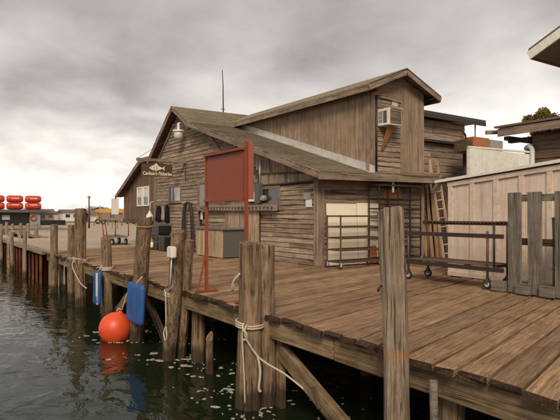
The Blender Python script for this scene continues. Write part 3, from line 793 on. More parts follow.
# shelf wall siding
clad(wall_s, 'siding_board', (0, SY, 0), (1, 0, 0), (0, 0, 1), (0, -1, 0), [(9.80, 0), (14.04, 0), (14.04, 2.6), (9.80, 2.6)], 0.148, 'siding_wood', maxlen=2.4, cvar=0.1)
board('corner_post', (GX + 0.05, SY + 0.02, 0), (GX + 0.05, SY + 0.02, 2.6), 0.2, 0.26, Nf, 'trim_wood', fish, 0.01)
board('corner_post', (13.98, SY - 0.05, 0), (13.98, SY - 0.05, 2.55), 0.14, 0.08, (0, -1, 0), 'siding_wood', fish)
board('corner_trim', (GX - 0.05, 24.92, 0), (GX - 0.05, 24.92, 3.85), 0.16, 0.07, Nf, 'trim_wood', fish)
# rake boards, soffits and eave fascia
rk = [(25.05, 3.95), (22.05, 6.10), (20.35, 5.15), (11.72, 2.58)]
for (a, za), (b, zb) in zip(rk, rk[1:]):
    board('rake_board', (9.235, a, za), (9.235, b, zb), 0.2, 0.05, Nf, 'trim_wood', fish, 0.005)
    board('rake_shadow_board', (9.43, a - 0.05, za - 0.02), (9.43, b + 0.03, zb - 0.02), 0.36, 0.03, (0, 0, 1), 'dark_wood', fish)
board('gable_brace', (GX - 0.06, 19.3, 4.72), (GX - 0.06, 17.1, 3.05), 0.12, 0.06, Nf, 'siding_wood', fish)
board('gable_brace', (GX - 0.06, 22.6, 5.5), (GX - 0.06, 24.9, 3.75), 0.12, 0.06, Nf, 'siding_wood', fish)
board('eave_fascia', (9.22, 11.74, 2.555), (14.25, 11.74, 2.60), 0.2, 0.06, (0, -1, 0), 'trim_wood', fish, 0.006)
board('eave_fascia', (12.4, 11.70, 2.76), (14.3, 11.70, 2.78), 0.12, 0.05, (0, -1, 0), 'trim_wood', fish, 0.006)
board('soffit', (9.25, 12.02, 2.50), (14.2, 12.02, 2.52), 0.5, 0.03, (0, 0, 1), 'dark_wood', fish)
board('hanger', (12.23, 11.86, 2.50), (12.23, 11.86, 2.16), 0.06, 0.04, (0, -1, 0), 'white_paint', fish)
def window(parent, X, y0, y1, z0, z1, fw, fmat, panes, paneM='window_glass', inset=0.0):
    w = thing_part = None
    bm = bmesh.new()
    for a in ((y0, y1, z1 - fw, z1), (y0, y1, z0, z0 + fw), (y0, y0 + fw, z0 + fw, z1 - fw), (y1 - fw, y1, z0 + fw, z1 - fw)):
        add_box(bm, (X - 0.055, a[0], a[2]), (X + 0.02, a[1], a[3]))
    w = from_bm('window', bm, fmat, parent)
    for (a, b, c, d, m) in panes:
        box('pane', (X - 0.018, y0 + (y1 - y0) * a, z0 + (z1 - z0) * c), (X - 0.004, y0 + (y1 - y0) * b, z0 + (z1 - z0) * d), m, w, 0)
    return w
w1 = window(fish, GX - 0.01, 21.85, 23.25, 1.98, 2.82, 0.11, 'trim_wood', [(0.05, 0.62, 0.1, 0.9, 'curtain'), (0.62, 0.95, 0.1, 0.9, 'window_glass')])
board('mullion', (GX - 0.04, 22.72, 2.05), (GX - 0.04, 22.72, 2.75), 0.05, 0.04, Nf, 'trim_wood', w1)
w2 = window(fish, GX - 0.01, 14.18, 15.45, 1.62, 2.42, 0.10, 'trim_wood', [(0.05, 0.95, 0.1, 0.9, 'window_glass')])
w3 = window(fish, GX - 0.01, 19.25, 20.2, 0.9, 2.85, 0.12, 'trim_wood', [(0.08, 0.92, 0.4, 0.95, 'grey_paint'), (0.08, 0.92, 0.05, 0.39, 'window_glass')])
board('paper', (GX - 0.07, 19.78, 1.28), (GX - 0.07, 19.78, 1.58), 0.2, 0.012, Nf, 'cloth_white', w3)
# sliding plank door with its scalloped track board
door = board('door_backing', (GX - 0.05, 15.35, 0.82), (GX - 0.05, 17.75, 0.82), 1.62, 0.03, Nf, 'dark_wood', fish)
y = 15.38
while y < 17.7:
    w = rnd(0.15, 0.21)
    board('door_board', (GX - 0.08, y + w / 2, 0.03), (GX - 0.08, y + w / 2, 1.62 + rnd(-.01, .01)), w - 0.012, 0.028, Nf, 'counter_wood' if rnd(0, 1) < .65 else 'pale_siding_wood', door)
    y += w
track = board('track_board', (9.44, 14.15, 1.70), (9.44, 19.95, 1.74), 0.20, 0.05, Nf, 'pale_siding_wood', fish)
bm = bmesh.new(); y = 14.4
while y < 19.8:
    z = 1.70 + (y - 14.15) / 5.8 * 0.04
    add_prism(bm, [(9.414, y - 0.07, z + 0.03), (9.414, y + 0.07, z + 0.03), (9.414, y + 0.02, z - 0.05), (9.414, y - 0.02, z - 0.05)], (-0.012, 0, 0)); y += 0.235
nt_ = from_bm('track_notches', bm, 'dark_wood', track)
for y in (14.6, 17.0, 19.6): board('track_block', (GX - 0.02, y, 1.72), (9.47, y, 1.72), 0.1, 0.1, (0, 0, 1), 'siding_wood', track)
# meters, notice, cables
meter = box('meter_box', (GX - 0.22, 15.18, 1.86), (GX - 0.05, 15.46, 2.52), 'dark_grey', fish)
bm = bmesh.new(); lathe(bm, (GX - 0.05, 15.05, 2.02), [(0.10, 0), (0.10, 0.1), (0.07, 0.16)], 14, Vector((-1, 0, 0))); from_bm('meter_dial', bm, 'grey_paint', meter)
tube('meter_conduit', [(GX - 0.1, 15.3, 2.5), (GX - 0.1, 15.3, 2.9), (GX - 0.08, 15.3, 3.3)], 0.022, 'galvanised', meter)
box('fuse_box', (GX - 0.26, 15.62, 1.92), (GX - 0.05, 16.05, 2.24), 'white_paint', fish)
box('switch_box', (GX - 0.09, 12.56, 1.93), (GX - 0.045, 12.88, 2.12), 'grey_paint', fish)
box('notice', (GX - 0.07, 12.52, 1.70), (GX - 0.045, 12.80, 1.93), 'cloth_white', fish, 0.002)
# gable lamp
bm = bmesh.new(); lathe(bm, (9.22, 21.3, 4.98), [(0.06, 0.36), (0.06, 0.10), (0.24, 0.06), (0.25, 0.0), (0.20, -0.02)], 18); lampo = from_bm('gable_lamp', bm, 'white_paint', fish, smooth=False)
bm = bmesh.new(); lathe(bm, (9.22, 21.3, 4.70), [(0.10, -0.06), (0.19, 0.0), (0.20, 0.26), (0.16, 0.27)], 18); from_bm('lamp_globe', bm, 'curtain', lampo, smooth=True)
tube('lamp_arm', smooth_path([(GX, 21.25, 5.1), (9.45, 21.27, 5.36), (9.22, 21.3, 5.34)], 5), 0.03, 'galvanised', lampo)
# beam carrying the hanging sign
sb = board('sign_beam', (GX + 0.05, 21.45, 3.73), (7.46, 21.45, 3.73), 0.12, 0.12, (0, 0, 1), 'trim_wood', fish, 0.008)
tube('guy_wire', [(7.52, 21.45, 3.79), (9.25, 21.5, 4.9)], 0.008, 'dark_iron', sb)
tube('beam_drop', [(GX - 0.06, 21.38, 3.7), (GX - 0.06, 21.38, 2.9)], 0.014, 'dark_iron', sb)
# antenna
ant = tube('antenna', [(11.75, 22.05, 6.1), (11.74, 22.05, 7.4), (11.70, 22.05, 8.12)], [0.028, 0.024, 0.016], 'dark_iron', fish)
tube('antenna_arm', [(11.62, 22.05, 6.32), (11.85, 22.05, 6.32)], 0.015, 'dark_iron', ant)

# --- upper storey with its own gable (air conditioner side)
DX0, DX1, DY = 11.62, 14.06, 12.24
ridge = (12.84, 6.10); slope = 0.43
up_f = prism('upper_wall', [(DX0, DY, 2.6), (DX1, DY, 2.6), (DX1, DY, 5.50), (ridge[0], DY, 6.0), (DX0, DY, 5.50)], (0, 0.12, 0), 'dark_wood', fish)
side_poly = [(12.36, 2.70), (12.36, 5.45), (20.9, 5.45), (20.9, 5.2)]
up_s = prism('upper_side_wall', [(DX0, 12.362, 2.6), (DX0, 12.362, 5.45), (DX0, 20.9, 5.45), (DX0, 20.9, 5.0)], (0.12, 0, 0), 'dark_wood', fish)
prism('upper_far_wall', [(DX1 - 0.12, 12.362, 2.6), (DX1 - 0.12, 12.362, 5.45), (DX1 - 0.12, 21.5, 5.45), (DX1 - 0.12, 21.5, 2.6)], (0.12, 0, 0), 'dark_wood', fish)
# side sheets of plywood, butted, bottoms following the roof
y = 12.26
while y < 20.6:
    w = min(rnd(0.28, 0.34) if y < 14.5 else 1.2, 20.75 - y)
    z0a, z0b = roof_z(y) + 0.0, roof_z(y + w) + 0.0
    if z0b < 5.36:
        bm = bmesh.new()
        M = frame_matrix(Vector((DX0 - 0.012, y + w / 2, 4.4)), Vector((0, 0, 1)), Vector((0, 1, 0)), Vector((-1, 0, 0)))
        pts = [Vector((DX0, y + 0.006, z0a)), Vector((DX0, y + w - 0.006, z0b)), Vector((DX0, y + w - 0.006, 5.44)), Vector((DX0, y + 0.006, 5.44))]
        add_prism(bm, [M.inverted() @ p for p in pts], (0, 0, 0.02 + rnd(0, 0.006)))
        from_bm('plywood_sheet', bm, 'plywood', up_s, mw=M)
    y += w
# face: plywood right of the board patch, old lap boards round the air conditioner
x = 12.92
for w in (0.57, 0.56):
    board('plywood_sheet', (x + w / 2, DY - 0.012, 2.82), (x + w / 2, DY - 0.012, 5.50 + slope * (DX1 - x - w) - 0.04), w - 0.01, 0.024, (0, -1, 0), 'plywood', up_f, 0.002)
    x += w
prism('plywood_sheet', [(DX0 + 0.02, DY - 0.02, 5.18), (12.92, DY - 0.02, 5.18), (12.92, DY - 0.02, 5.95), (12.84, DY - 0.02, 5.98), (DX0 + 0.02, DY - 0.02, 5.46)], (0, 0.018, 0), 'plywood', up_f)
prism('plywood_sheet', [(12.926, DY - 0.02, 5.4), (14.05, DY - 0.02, 5.4), (14.05, DY - 0.02, 5.48), (12.93, DY - 0.02, 5.95)], (0, 0.018, 0), 'plywood', up_f)
clad(up_f, 'siding_board', (0, DY, 0), (1, 0, 0), (0, 0, 1), (0, -1, 0), [(11.86, 2.85), (12.91, 2.85), (12.91, 5.17), (11.86, 5.17)], 0.15, 'siding_wood', openings=[(12.5, 4.9, 12.84, 5.17)], maxlen=1.4, cvar=0.15)
board('corner_board', (DX0 + 0.07, DY - 0.035, 2.75), (DX0 + 0.07, DY - 0.035, 5.44), 0.2, 0.05, (0, -1, 0), 'trim_wood', fish)
board('corner_board', (DX0 - 0.035, DY + 0.06, 2.75), (DX0 - 0.035, DY + 0.06, 5.42), 0.16, 0.03, (-1, 0, 0), 'trim_wood', fish)
tube('down_pipe', [(11.84, DY - 0.06, 2.8), (11.84, DY - 0.06, 5.2)], 0.03, 'dark_iron', fish)
board('base_board', (DX0, DY - 0.03, 2.80), (DX1 + 0.05, DY - 0.03, 2.80), 0.10, 0.05, (0, -1, 0), 'pale_siding_wood', fish)
# gable roof of the upper storey
def dorm_roof():
    t = 0.06; L = 1.62
    top = [(ridge[0] - L, ridge[1] - slope * L), ridge, (ridge[0] + L, ridge[1] - slope * L)]
    bm = bmesh.new()
    add_prism(bm, [(x, 11.84, z) for x, z in top] + [(x, 11.84, z - t) for x, z in reversed(top)], (0, 9.55, 0))
    o = from_bm('upper_roof', bm, 'shingles', fish); uv_slope(o, (0, 1, 0), None)
    for s in (-1, 1):
        board('rake_board', (ridge[0], 11.86, ridge[1] - t - 0.07), (ridge[0] + s * L, 11.86, ridge[1] - slope * L - t - 0.07), 0.16, 0.045, (0, -1, 0), 'trim_wood', fish, 0.004)
        board('eave_board', (ridge[0] + s * (L - 0.025), 11.89, ridge[1] - slope * L - t - 0.075), (ridge[0] + s * (L - 0.025), 20.7, ridge[1] - slope * L - t - 0.075), 0.15, 0.04, (s, 0, 0), 'trim_wood', fish, 0.004)
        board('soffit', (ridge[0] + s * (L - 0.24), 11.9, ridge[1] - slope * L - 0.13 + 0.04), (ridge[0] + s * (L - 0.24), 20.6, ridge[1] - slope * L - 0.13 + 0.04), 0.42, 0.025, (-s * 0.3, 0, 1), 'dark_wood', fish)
dorm_roof()
board('roof_tip_flashing', (11.18, 20.72, 5.37), (11.5, 20.9, 5.36), 0.3, 0.02, (0, 0, 1), 'white_paint', fish)
# galvanised step flashing along the foot of the side wall
y = 12.0
while y < 20.2:
    w = min(1.7, 20.3 - y)
    za, zb = roof_z(y), roof_z(y + w)
    prism('flashing', [(DX0 - 0.045, y, za + 0.01), (DX0 - 0.045, y + w - 0.01, zb + 0.01), (DX0 - 0.045, y + w - 0.01, zb + 0.23), (DX0 - 0.045, y, za + 0.23)], (0.015, 0, 0), 'galvanised', fish)
    prism('flashing', [(DX0 - 0.05, y, za + 0.008), (DX0 - 0.05, y + w - 0.01, zb + 0.008), (DX0 - 0.24, y + w - 0.01, zb + 0.008), (DX0 - 0.24, y, za + 0.008)], (0, 0, 0.006), 'galvanised', fish)
    y += w
# little window, rusty strip, plates
wu = box('upper_window', (12.5, DY - 0.03, 4.9), (12.84, DY + 0.005, 5.16), 'trim_wood', fish, 0)
box('pane', (12.545, DY - 0.036, 4.94), (12.80, DY - 0.028, 5.12), 'curtain', wu, 0)
board('rusty_strip', (11.66, DY - 0.07, 5.20), (12.28, DY - 0.07, 5.24), 0.07, 0.03, (0, -1, 0), 'rust_bracket', fish)
board('head_board', (12.0, DY - 0.06, 5.17), (12.92, DY - 0.06, 5.12), 0.11, 0.03, (0, -1, 0), 'siding_wood', fish)
# air conditioner
acu = box('air_conditioner', (11.90, 11.72, 4.22), (12.44, 12.2, 4.74), 'white_paint', None, 0.012)
tag(acu, 'white window air conditioner jutting from the upper storey wall', 'air conditioner')
box('side_grille', (11.885, 11.80, 4.30), (11.899, 11.94, 4.66), 'dark_grey', acu, 0)
for z in (4.33, 4.45, 4.57):
    box('side_vent', (11.885, 11.98, z), (11.899, 12.14, z + 0.09), 'grey_paint', acu, 0)
bf = box('front_board', (11.95, 11.70, 4.27), (12.42, 11.719, 4.70), 'siding_wood', acu, 0.003)
for k in range(9): box('louvre', (11.97, 11.694, 4.30 + k * 0.04), (12.40, 11.70, 4.315 + k * 0.04), 'dark_wood', bf, 0)
board('cover_plate', (11.96, 11.70, 4.78), (12.5, 11.70, 4.72), 0.08, 0.03, (0, -1, 0), 'siding_wood', acu)
prism('bracket', [(12.02, 11.85, 4.215), (12.28, 11.85, 4.215), (12.10, 12.14, 3.52), (12.02, 12.14, 3.50)], (0.0, 0.035, 0), 'rust_bracket', acu)

# --- raised left wing with shed roof and paired white windows
wing = thing('boathouse_wing', 'red-brown raised wing with paired white sash windows left of the gable', 'building', (12, 27.5, 0))
wp = [(25.02, 1.2), (29.85, 1.2), (29.85, 2.55), (26.3, 4.10), (25.02, 4.10)]
WX = GX + 0.05
wwall = prism('wing_wall', [(WX, y, z) for y, z in wp], (5, 0, 0), 'dark_wood', wing)
clad(wwall, 'upright_board', (WX, 0, 0), (0, 0, 1), (0, 1, 0), (-1, 0, 0), [(z, y) for y, z in wp], 0.22, 'red_siding_wood', 0.028, openings=[(1.88, 25.85, 2.92, 27.65)], maxlen=9, lap=False, gap=0.01)
roof_sheet('roof', [(30.3, 2.55), (26.3, 4.28), (25.1, 4.28)], 9.3, 14.8, 0.08, 'shingles', wing)
board('rake_board', (9.31, 30.3, 2.42), (9.31, 26.25, 4.16), 0.2, 0.05, Nf, 'trim_wood', wing)
board('rake_board', (9.31, 26.25, 4.15), (9.31, 25.1, 4.15), 0.2, 0.05, Nf, 'trim_wood', wing)
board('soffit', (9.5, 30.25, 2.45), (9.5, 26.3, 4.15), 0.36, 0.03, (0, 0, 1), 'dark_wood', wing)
for y0 in (25.9, 26.82):
    ww = window(wing, WX - 0.02, y0, y0 + 0.78, 1.9, 2.9, 0.07, 'white_paint', [(0.08, 0.92, 0.52, 0.94, 'curtain'), (0.08, 0.92, 0.06, 0.46, 'window_glass')])
    box('sash_rail', (WX - 0.07, y0 + 0.06, 2.36), (WX - 0.03, y0 + 0.72, 2.41), 'white_paint', ww, 0)
board('sill_beam', (WX - 0.01, 25.02, 1.12), (WX - 0.01, 29.9, 1.12), 0.2, 0.16, Nf, 'dark_wood', wing)
for y in (25.3, 27.4): board('stilt', (WX + 0.1, y, GZ), (WX + 0.1, y, 1.05), 0.2, 0.2, Nf, 'dark_wood', wing)
for y in (25.3, 27.4, 29.7): board('stilt', (14.5, y, GZ), (14.5, y, 1.2), 0.2, 0.2, Nf, 'dark_wood', wing)
prism('skirt', [(WX + 0.15, 25.0, -0.08), (WX + 0.15, 27.3, -0.08), (WX + 0.15, 27.3, 1.1), (WX + 0.15, 25.0, 1.1)], (0.05, 0, 0), 'dark_wood', wing)

# --- hanging shop sign
sg = thing('hanging_sign', 'dark wooden shop sign with fish emblem hanging from a beam', 'sign', (8.3, 21.45, 3.0))
bm = bmesh.new()
sp = [(7.66, 3.06), (9.0, 3.06), (9.0, 3.56), (8.62, 3.60), (8.33, 3.66), (8.04, 3.60), (7.66, 3.56)]
add_prism(bm, [(x, 21.43, z) for x, z in sp], (0, 0.04, 0)); sbd = from_bm('sign_board', bm, 'dark_wood', sg)
def text_part(txt, size, loc, rot, mat, parent, depth=0.006, width=None, name='lettering', shear=0.0):
    cu = bpy.data.curves.new(name, 'FONT'); cu.body = txt; cu.size = size; cu.extrude = depth
    cu.align_x = 'CENTER'; cu.align_y = 'CENTER'; cu.shear = shear; cu.resolution_u = 3; cu.offset = size * 0.018
    ob = bpy.data.objects.new('tmp_text', cu); C.objects.link(ob)
    bpy.context.view_layer.update()
    dg = bpy.context.evaluated_depsgraph_get()
    me = bpy.data.meshes.new_from_object(ob.evaluated_get(dg)); bpy.data.objects.remove(ob)
    if width:
        w = max(v.co.x for v in me.vertices) - min(v.co.x for v in me.vertices)
        for v in me.vertices: v.co.x *= width / w
    me.materials.clear(); me.materials.append(MATS[mat])
    o = bpy.data.objects.new(name, me)
    return link(o, parent, Matrix.Translation(loc) @ rot)
text_part("Carlson's Fisheries", 0.21, (8.33, 21.42, 3.17), Matrix.Rotation(R(90), 4, 'X'), 'cream_lettering', sbd, width=1.26, shear=0.2)
bm = bmesh.new()
fishp = [(7.98, 3.40), (8.08, 3.48), (8.22, 3.53), (8.34, 3.52), (8.48, 3.45), (8.56, 3.42), (8.66, 3.50), (8.63, 3.41), (8.66, 3.31), (8.55, 3.39), (8.44, 3.34), (8.28, 3.29), (8.12, 3.31)]
add_prism(bm, [(x, 21.428, z) for x, z in fishp], (0, -0.012, 0)); fe = from_bm('fish_emblem', bm, 'cream_lettering', sbd)
bm = bmesh.new(); add_prism(bm, [(8.16, 21.414, 3.525), (8.30, 21.414, 3.60), (8.36, 21.414, 3.52)], (0, 0.01, 0)); from_bm('fin', bm, 'cream_lettering', fe)
bm = bmesh.new(); lathe(bm, (8.08, 21.418, 3.43), [(0.018, 0), (0.018, 0.008)], 8, Vector((0, -1, 0))); from_bm('eye', bm, 'dark_wood', fe)
for x0_, x1_, z_ in ((8.18, 8.2, 0.09), (8.3, 8.32, 0.08)):
    bm = bmesh.new(); add_box(bm, (x0_, 21.408, 3.41 - z_), (x1_, 21.416, 3.41 + z_)); from_bm('stripe', bm, 'dark_wood', fe)
for x in (7.78, 8.9): tube('chain', [(x, 21.45, 3.55), (x, 21.45, 3.68)], 0.012, 'dark_iron', sg)

# ================================================================== THINGS ON THE DOCK
# red board on two steel posts
rs = thing('red_sign_frame', 'blank rust-red signboard on two red steel posts at the dock edge', 'sign', (4.65, 8.7, 0))
pan = box('sign_panel', (4.66, 8.03, 1.77), (4.70, 9.40, 2.60), 'rust_red_paint', rs, 0.003)
board('top_frame', (4.67, 7.99, 2.62), (4.67, 9.44, 2.62), 0.14, 0.05, (0, 0, 1), 'rust_red_paint', rs)
board('bottom_frame', (4.67, 7.99, 1.75), (4.67, 9.44, 1.75), 0.14, 0.05, (0, 0, 1), 'rust_red_paint', rs)
def post_T(y, top, foot):
    bm = bmesh.new()
    add_box(bm, (4.655, y - 0.028, 0.03), (4.705, y + 0.028, top))
    from_bm('post', bm, 'rust_red_paint', rs)
    box('foot', (4.46, y - 0.045, 0.001), (4.92, y + 0.045, 0.032), 'rust_red_paint', rs, 0)
    a = (4.50, y, 0.03) if foot < 0 else (4.88, y, 0.03)
    board('brace', a, (4.65 if foot < 0 else 4.71, y, 0.68), 0.03, 0.03, (0, -1, 0), 'rust_red_paint', rs)
post_T(9.47, 2.64, -1); post_T(7.95, 2.74, 1)
board('flange', (4.70, 7.83, 1.75), (4.70, 7.83, 2.72), 0.09, 0.02, (-0.6, -1, 0), 'rust_red_paint', rs)
# slatted counter by the wall
ctr = thing('counter', 'pale slatted wooden counter with dark top against the gable wall', 'counter', (9.0, 17.0, 0))
box('counter_body', (8.56, 16.05, 0.03), (9.40, 18.15, 0.96), 'dark_grey', ctr)
y = 16.06
while y < 18.1:
    w = min(rnd(0.17, 0.24), 18.14 - y)
    board('slat', (8.545, y + w / 2, 0.02), (8.545, y + w / 2, 0.95), w - 0.012, 0.025, Nf, 'counter_wood', ctr, 0.003); y += w
board('counter_top', (8.96, 15.98, 0.985), (8.96, 18.22, 0.985), 0.95, 0.045, (0, 0, 1), 'grey_board', ctr)
# black crates
def crate(label, lo, hi, mat='black_plastic', trim='dark_grey'):
    t = thing('fish_crate', label, 'crate', ((lo[0] + hi[0]) / 2, (lo[1] + hi[1]) / 2, lo[2]), 'black crates by the gable wall')
    bm = bmesh.new(); x0, y0, z0 = lo; x1, y1, z1 = hi; w = 0.03
    add_box(bm, (x0, y0, z0), (x1, y1, z0 + w)); add_box(bm, (x0, y0, z0 + w), (x0 + w, y1, z1)); add_box(bm, (x1 - w, y0, z0 + w), (x1, y1, z1))
    add_box(bm, (x0 + w, y0, z0 + w), (x1 - w, y0 + w, z1)); add_box(bm, (x0 + w, y1 - w, z0 + w), (x1 - w, y1, z1))
    b_ = from_bm('crate_body', bm, mat, t)
    bm = bmesh.new()
    for a in ((x0 - 0.02, y0 - 0.02, x1 + 0.02, y0), (x0 - 0.02, y1, x1 + 0.02, y1 + 0.02), (x0 - 0.02, y0, x0, y1), (x1, y0, x1 + 0.02, y1)): add_box(bm, (a[0], a[1], z1 - 0.05), (a[2], a[3], z1 + 0.003))
    from_bm('rim', bm, trim, t)
    for yy_ in (y0 + (y1 - y0) * 0.25, y0 + (y1 - y0) * 0.7): box('rib', (x0 - 0.012, yy_, z0 + 0.03), (x0, yy_ + 0.03, z1 - 0.05), trim, t, 0)
    return t
crate('bottom black crate of the stack under the gable sign', (8.30, 21.35, 0), (8.85, 22.3, 0.38))
crate('middle black crate of the stack under the gable sign', (8.33, 21.4, 0.385), (8.86, 22.2, 0.70))
crate('topmost black crate of the stack under the gable sign', (8.34, 21.3, 0.705), (8.9, 22.25, 1.05))
crate('low square black tub right of the crate stack', (8.25, 20.45, 0), (8.8, 21.1, 0.62))
for (a, b_, c_, lab) in ((8.22, 22.0, 0.40, 'upper yellow-handled float tied to the black crate stack'), (8.22, 21.75, 0.18, 'lower yellow-handled float tied to the black crate stack')):
    t = thing('float', lab, 'float', (a, b_, c_), 'floats by the crates')
    bm = bmesh.new(); lathe(bm, (a, b_, c_ - 0.05), [(0.03, -0.06), (0.075, 0), (0.075, 0.16), (0.03, 0.2)], 12); from_bm('float_body', bm, 'cream_lettering', t, smooth=True)
    tube('handle', [(a, b_, c_ + 0.15), (a + 0.02, b_, c_ + 0.26)], 0.03, 'yellow_paint', t)
# aprons on hooks, jug on a nail
def hanging_cloth(label, y0, y1, z0, z1, mat):
    bm = bmesh.new(); n = 9; m = 7; rows = []
    for j in range(m):
        f = j / (m - 1)
        rows.append([bm.verts.new((GX - 0.09 - 0.03 * math.sin(k * 1.9 + y0) * f, y0 + (y1 - y0) * ((k / (n - 1) - 0.5) * (0.65 + 0.35 * f) + 0.5), z1 + (z0 - z1) * f + 0.02 * math.sin(k))) for k in range(n)])
    for a, b in zip(rows, rows[1:]):
        for k in range(n - 1): bm.faces.new((a[k], a[k + 1], b[k + 1], b[k]))
    bmesh.ops.solidify(bm, geom=bm.faces[:], thickness=0.012)
    return tag(from_bm('hanging_apron', bm, mat, smooth=True), label, 'apron', 'aprons hung on the gable wall')
hanging_cloth('left black apron hanging on the gable wall under the window', 24.0, 24.75, 1.15, 1.88, 'cloth_black')
hanging_cloth('white towel hanging between two black aprons on the gable wall', 23.65, 24.02, 1.2, 1.92, 'cloth_white')
hanging_cloth('right black apron hanging on the gable wall under the window', 23.1, 23.62, 1.1, 1.9, 'cloth_black')
jug = thing('plastic_jug', 'white plastic jug hanging beside the leaning fender piling', 'jug', (GX - 0.2, 25.1, 1.3))
bm = bmesh.new(); lathe(bm, (GX - 0.25, 25.1, 1.12), [(0.13, 0), (0.17, 0.05), (0.17, 0.32), (0.06, 0.45), (0.05, 0.52)], 14); from_bm('jug_body', bm, 'cloth_white', jug, smooth=True)
tube('hang_cord', [(GX - 0.25, 25.1, 1.62), (GX - 0.22, 25.1, 2.05), (GX - 0.1, 25.0, 2.1)], 0.02, 'cloth_white', jug)
bm = bmesh.new(); coil(bm, (4.26, 11.74, 1.22), 0.172, 1.1, 0.03, 0.010); tag(from_bm('yellow_line', bm, 'yellow_rope', smooth=True), 'yellow line wrapped round the head of the fender piling', 'rope')
# black hoses
hz = thing('hose_bundle', 'black hoses hanging in loops on the gable wall', 'hose', (9.45, 20.7, 0))
hk = tube('hook', [(GX - 0.02, 20.75, 1.92), (9.42, 20.75, 1.92), (9.40, 20.75, 1.98)], 0.03, 'dark_iron', hz)
for k in range(6):
    a, b = 20.35 + rnd(-.1, .1), 21.15 + rnd(-.12, .12); zb = rnd(0.05, 0.6); zc = rnd(0.02, 0.7)
    tube('hose', smooth_path([(9.40, a, zb), (9.40, a + 0.05, 1.2), (9.40 + rnd(-.03, .03), a + 0.2, 1.82), (9.40, 20.75, 1.97), (9.39, b - 0.18, 1.84), (9.39, b, 1.2), (9.40, b + 0.02, zc)], 5), rnd(0.03, 0.05), 'rubber', hz)
tube('hose', smooth_path([(9.40, 20.4, 0.5), (9.2, 20.2, 0.06), (8.9, 19.8, 0.05), (9.0, 19.3, 0.05), (9.3, 19.4, 0.05)], 6), 0.04, 'rubber', hz)

# cream sheets and racks in front of the shelf wall
for (a, b, h, lab, m) in ((9.86, 11.02, 1.80, 'wide cream panel leaning behind the low rack', 'cream_board'), (11.04, 11.98, 1.83, 'narrower cream panel right of the wide one behind the racks', 'cream_board')):
    tag(board('cream_panel', ((a + b) / 2, 12.10, 0.005), ((a + b) / 2, 12.20, h), b - a, 0.02, (0, -1, 0), m), lab, 'panel', 'cream panels leaning on the wall')
tag(board('amber_panel', (11.62, 12.06, 0.005), (11.62, 12.14, 0.62), 0.3, 0.02, (0, -1, 0), 'amber_board'), 'small orange board low between the racks', 'panel')
tag(board('amber_panel', (12.2, SY - 0.05, 2.12), (13.0, SY - 0.05, 2.12), 0.34, 0.02, (0, -1, 0), 'amber_board'), 'orange panel fixed high on the wall behind the tall rack', 'panel')
def rack(label, x0, x1, y0, y1, zs, mat, posts=None, wheels=True, group='metal racks by the wall'):
    t = thing('shelf_rack', label, 'rack', ((x0 + x1) / 2, (y0 + y1) / 2, 0), group)
    top = zs[0] + 0.03; base = 0.14 if wheels else 0.0
    for x in (posts or (x0, x1)):
        for y in (y0, y1): board('post', (x, y, base), (x, y, top), 0.035, 0.035, (0, -1, 0), mat, t, 0.003)
    for z in zs:
        bm = bmesh.new()
        for q in (0.2, 0.4, 0.6, 0.8): add_box(bm, (x0, y0 + (y1 - y0) * q - 0.006, z - 0.006), (x1, y0 + (y1 - y0) * q + 0.006, z + 0.006))
        k = x0 + 0.2
        while k < x1: add_box(bm, (k - 0.005, y0, z + 0.0065), (k + 0.005, y1, z + 0.0145)); k += 0.2
        sh = from_bm('shelf', bm, mat, t)
        for y in (y0 - 0.02, y1 + 0.02): board('shelf_rail', (x0 - 0.02, y, z), (x1 + 0.02, y, z), 0.045, 0.025, (0, -1, 0), mat, sh, 0.002)
        for x in (x0, x1): board('shelf_rail', (x, y0 - 0.01, z), (x, y1 + 0.01, z), 0.04, 0.02, (1, 0, 0), mat, sh, 0.002)
    if wheels:
        for x in (x0, x1):
            for y in (y0, y1):
                w = wheel('caster', (x, y, 0.075), (0, 1, 0.0), 0.075, 0.04, t)
                box('fork', (x - 0.03, y - 0.035, 0.07), (x + 0.03, y - 0.024, 0.16), 'galvanised', w, 0)
    return t
rack('low rusty rolling rack standing before the cream panels', 9.62, 11.2, 11.28, 11.86, (1.44, 1.14, 0.83, 0.5, 0.17), 'rusty_iron')
rack('tall dark rack beside the cream panels, half hidden by the pale piling', 11.4, 13.2, 11.62, 12.05, (2.36, 1.97, 1.66, 1.38, 1.08, 0.78, 0.45, 0.16), 'dark_iron', posts=(11.4, 12.2, 13.2))
# long two-tier pipe cart before the pink shed
ct = thing('pipe_cart', 'long low rusty pipe cart on casters before the pinkish shed', 'cart', (9.8, 7.65, 0))
cx0, cx1, cy0, cy1 = 9.45, 10.12, 6.60, 8.68
for x in (cx0, cx1):
    for y in (cy0, cy1): tube('upright', [(x, y, 0.16), (x, y, 1.16 if x == cx0 else 1.34)], 0.026, 'rusty_iron', ct)
    for y in (cy0, cy1):
        w = wheel('caster', (x, y, 0.10), (1, 0.15, 0), 0.10, 0.045, ct)
        box('fork', (x - 0.04, y - 0.03, 0.1), (x - 0.028, y + 0.03, 0.22), 'rusty_iron', w, 0); box('fork', (x + 0.028, y - 0.03, 0.1), (x + 0.04, y + 0.03, 0.22), 'rusty_iron', w, 0)
for x, z in ((cx0, 1.06), (cx0, 0.40), (cx1, 1.30), (cx1, 0.44)): board('side_rail', (x, cy0 - 0.35 if x == cx0 else cy0 - 0.1, z), (x, cy1 + 0.15, z), 0.085, 0.05, (-1, 0, 0), 'dark_iron', ct)
for y in (cy0, 7.3, 8.0, cy1): board('cross_rail', (cx0, y, 0.40), (cx1, y, 0.43), 0.05, 0.03, (0, 0, 1), 'dark_iron', ct)
board('deck_tray', ((cx0 + cx1) / 2, cy0, 0.46), ((cx0 + cx1) / 2, cy1, 0.46), 0.6, 0.02, (0, 0, 1), 'rusty_iron', ct)
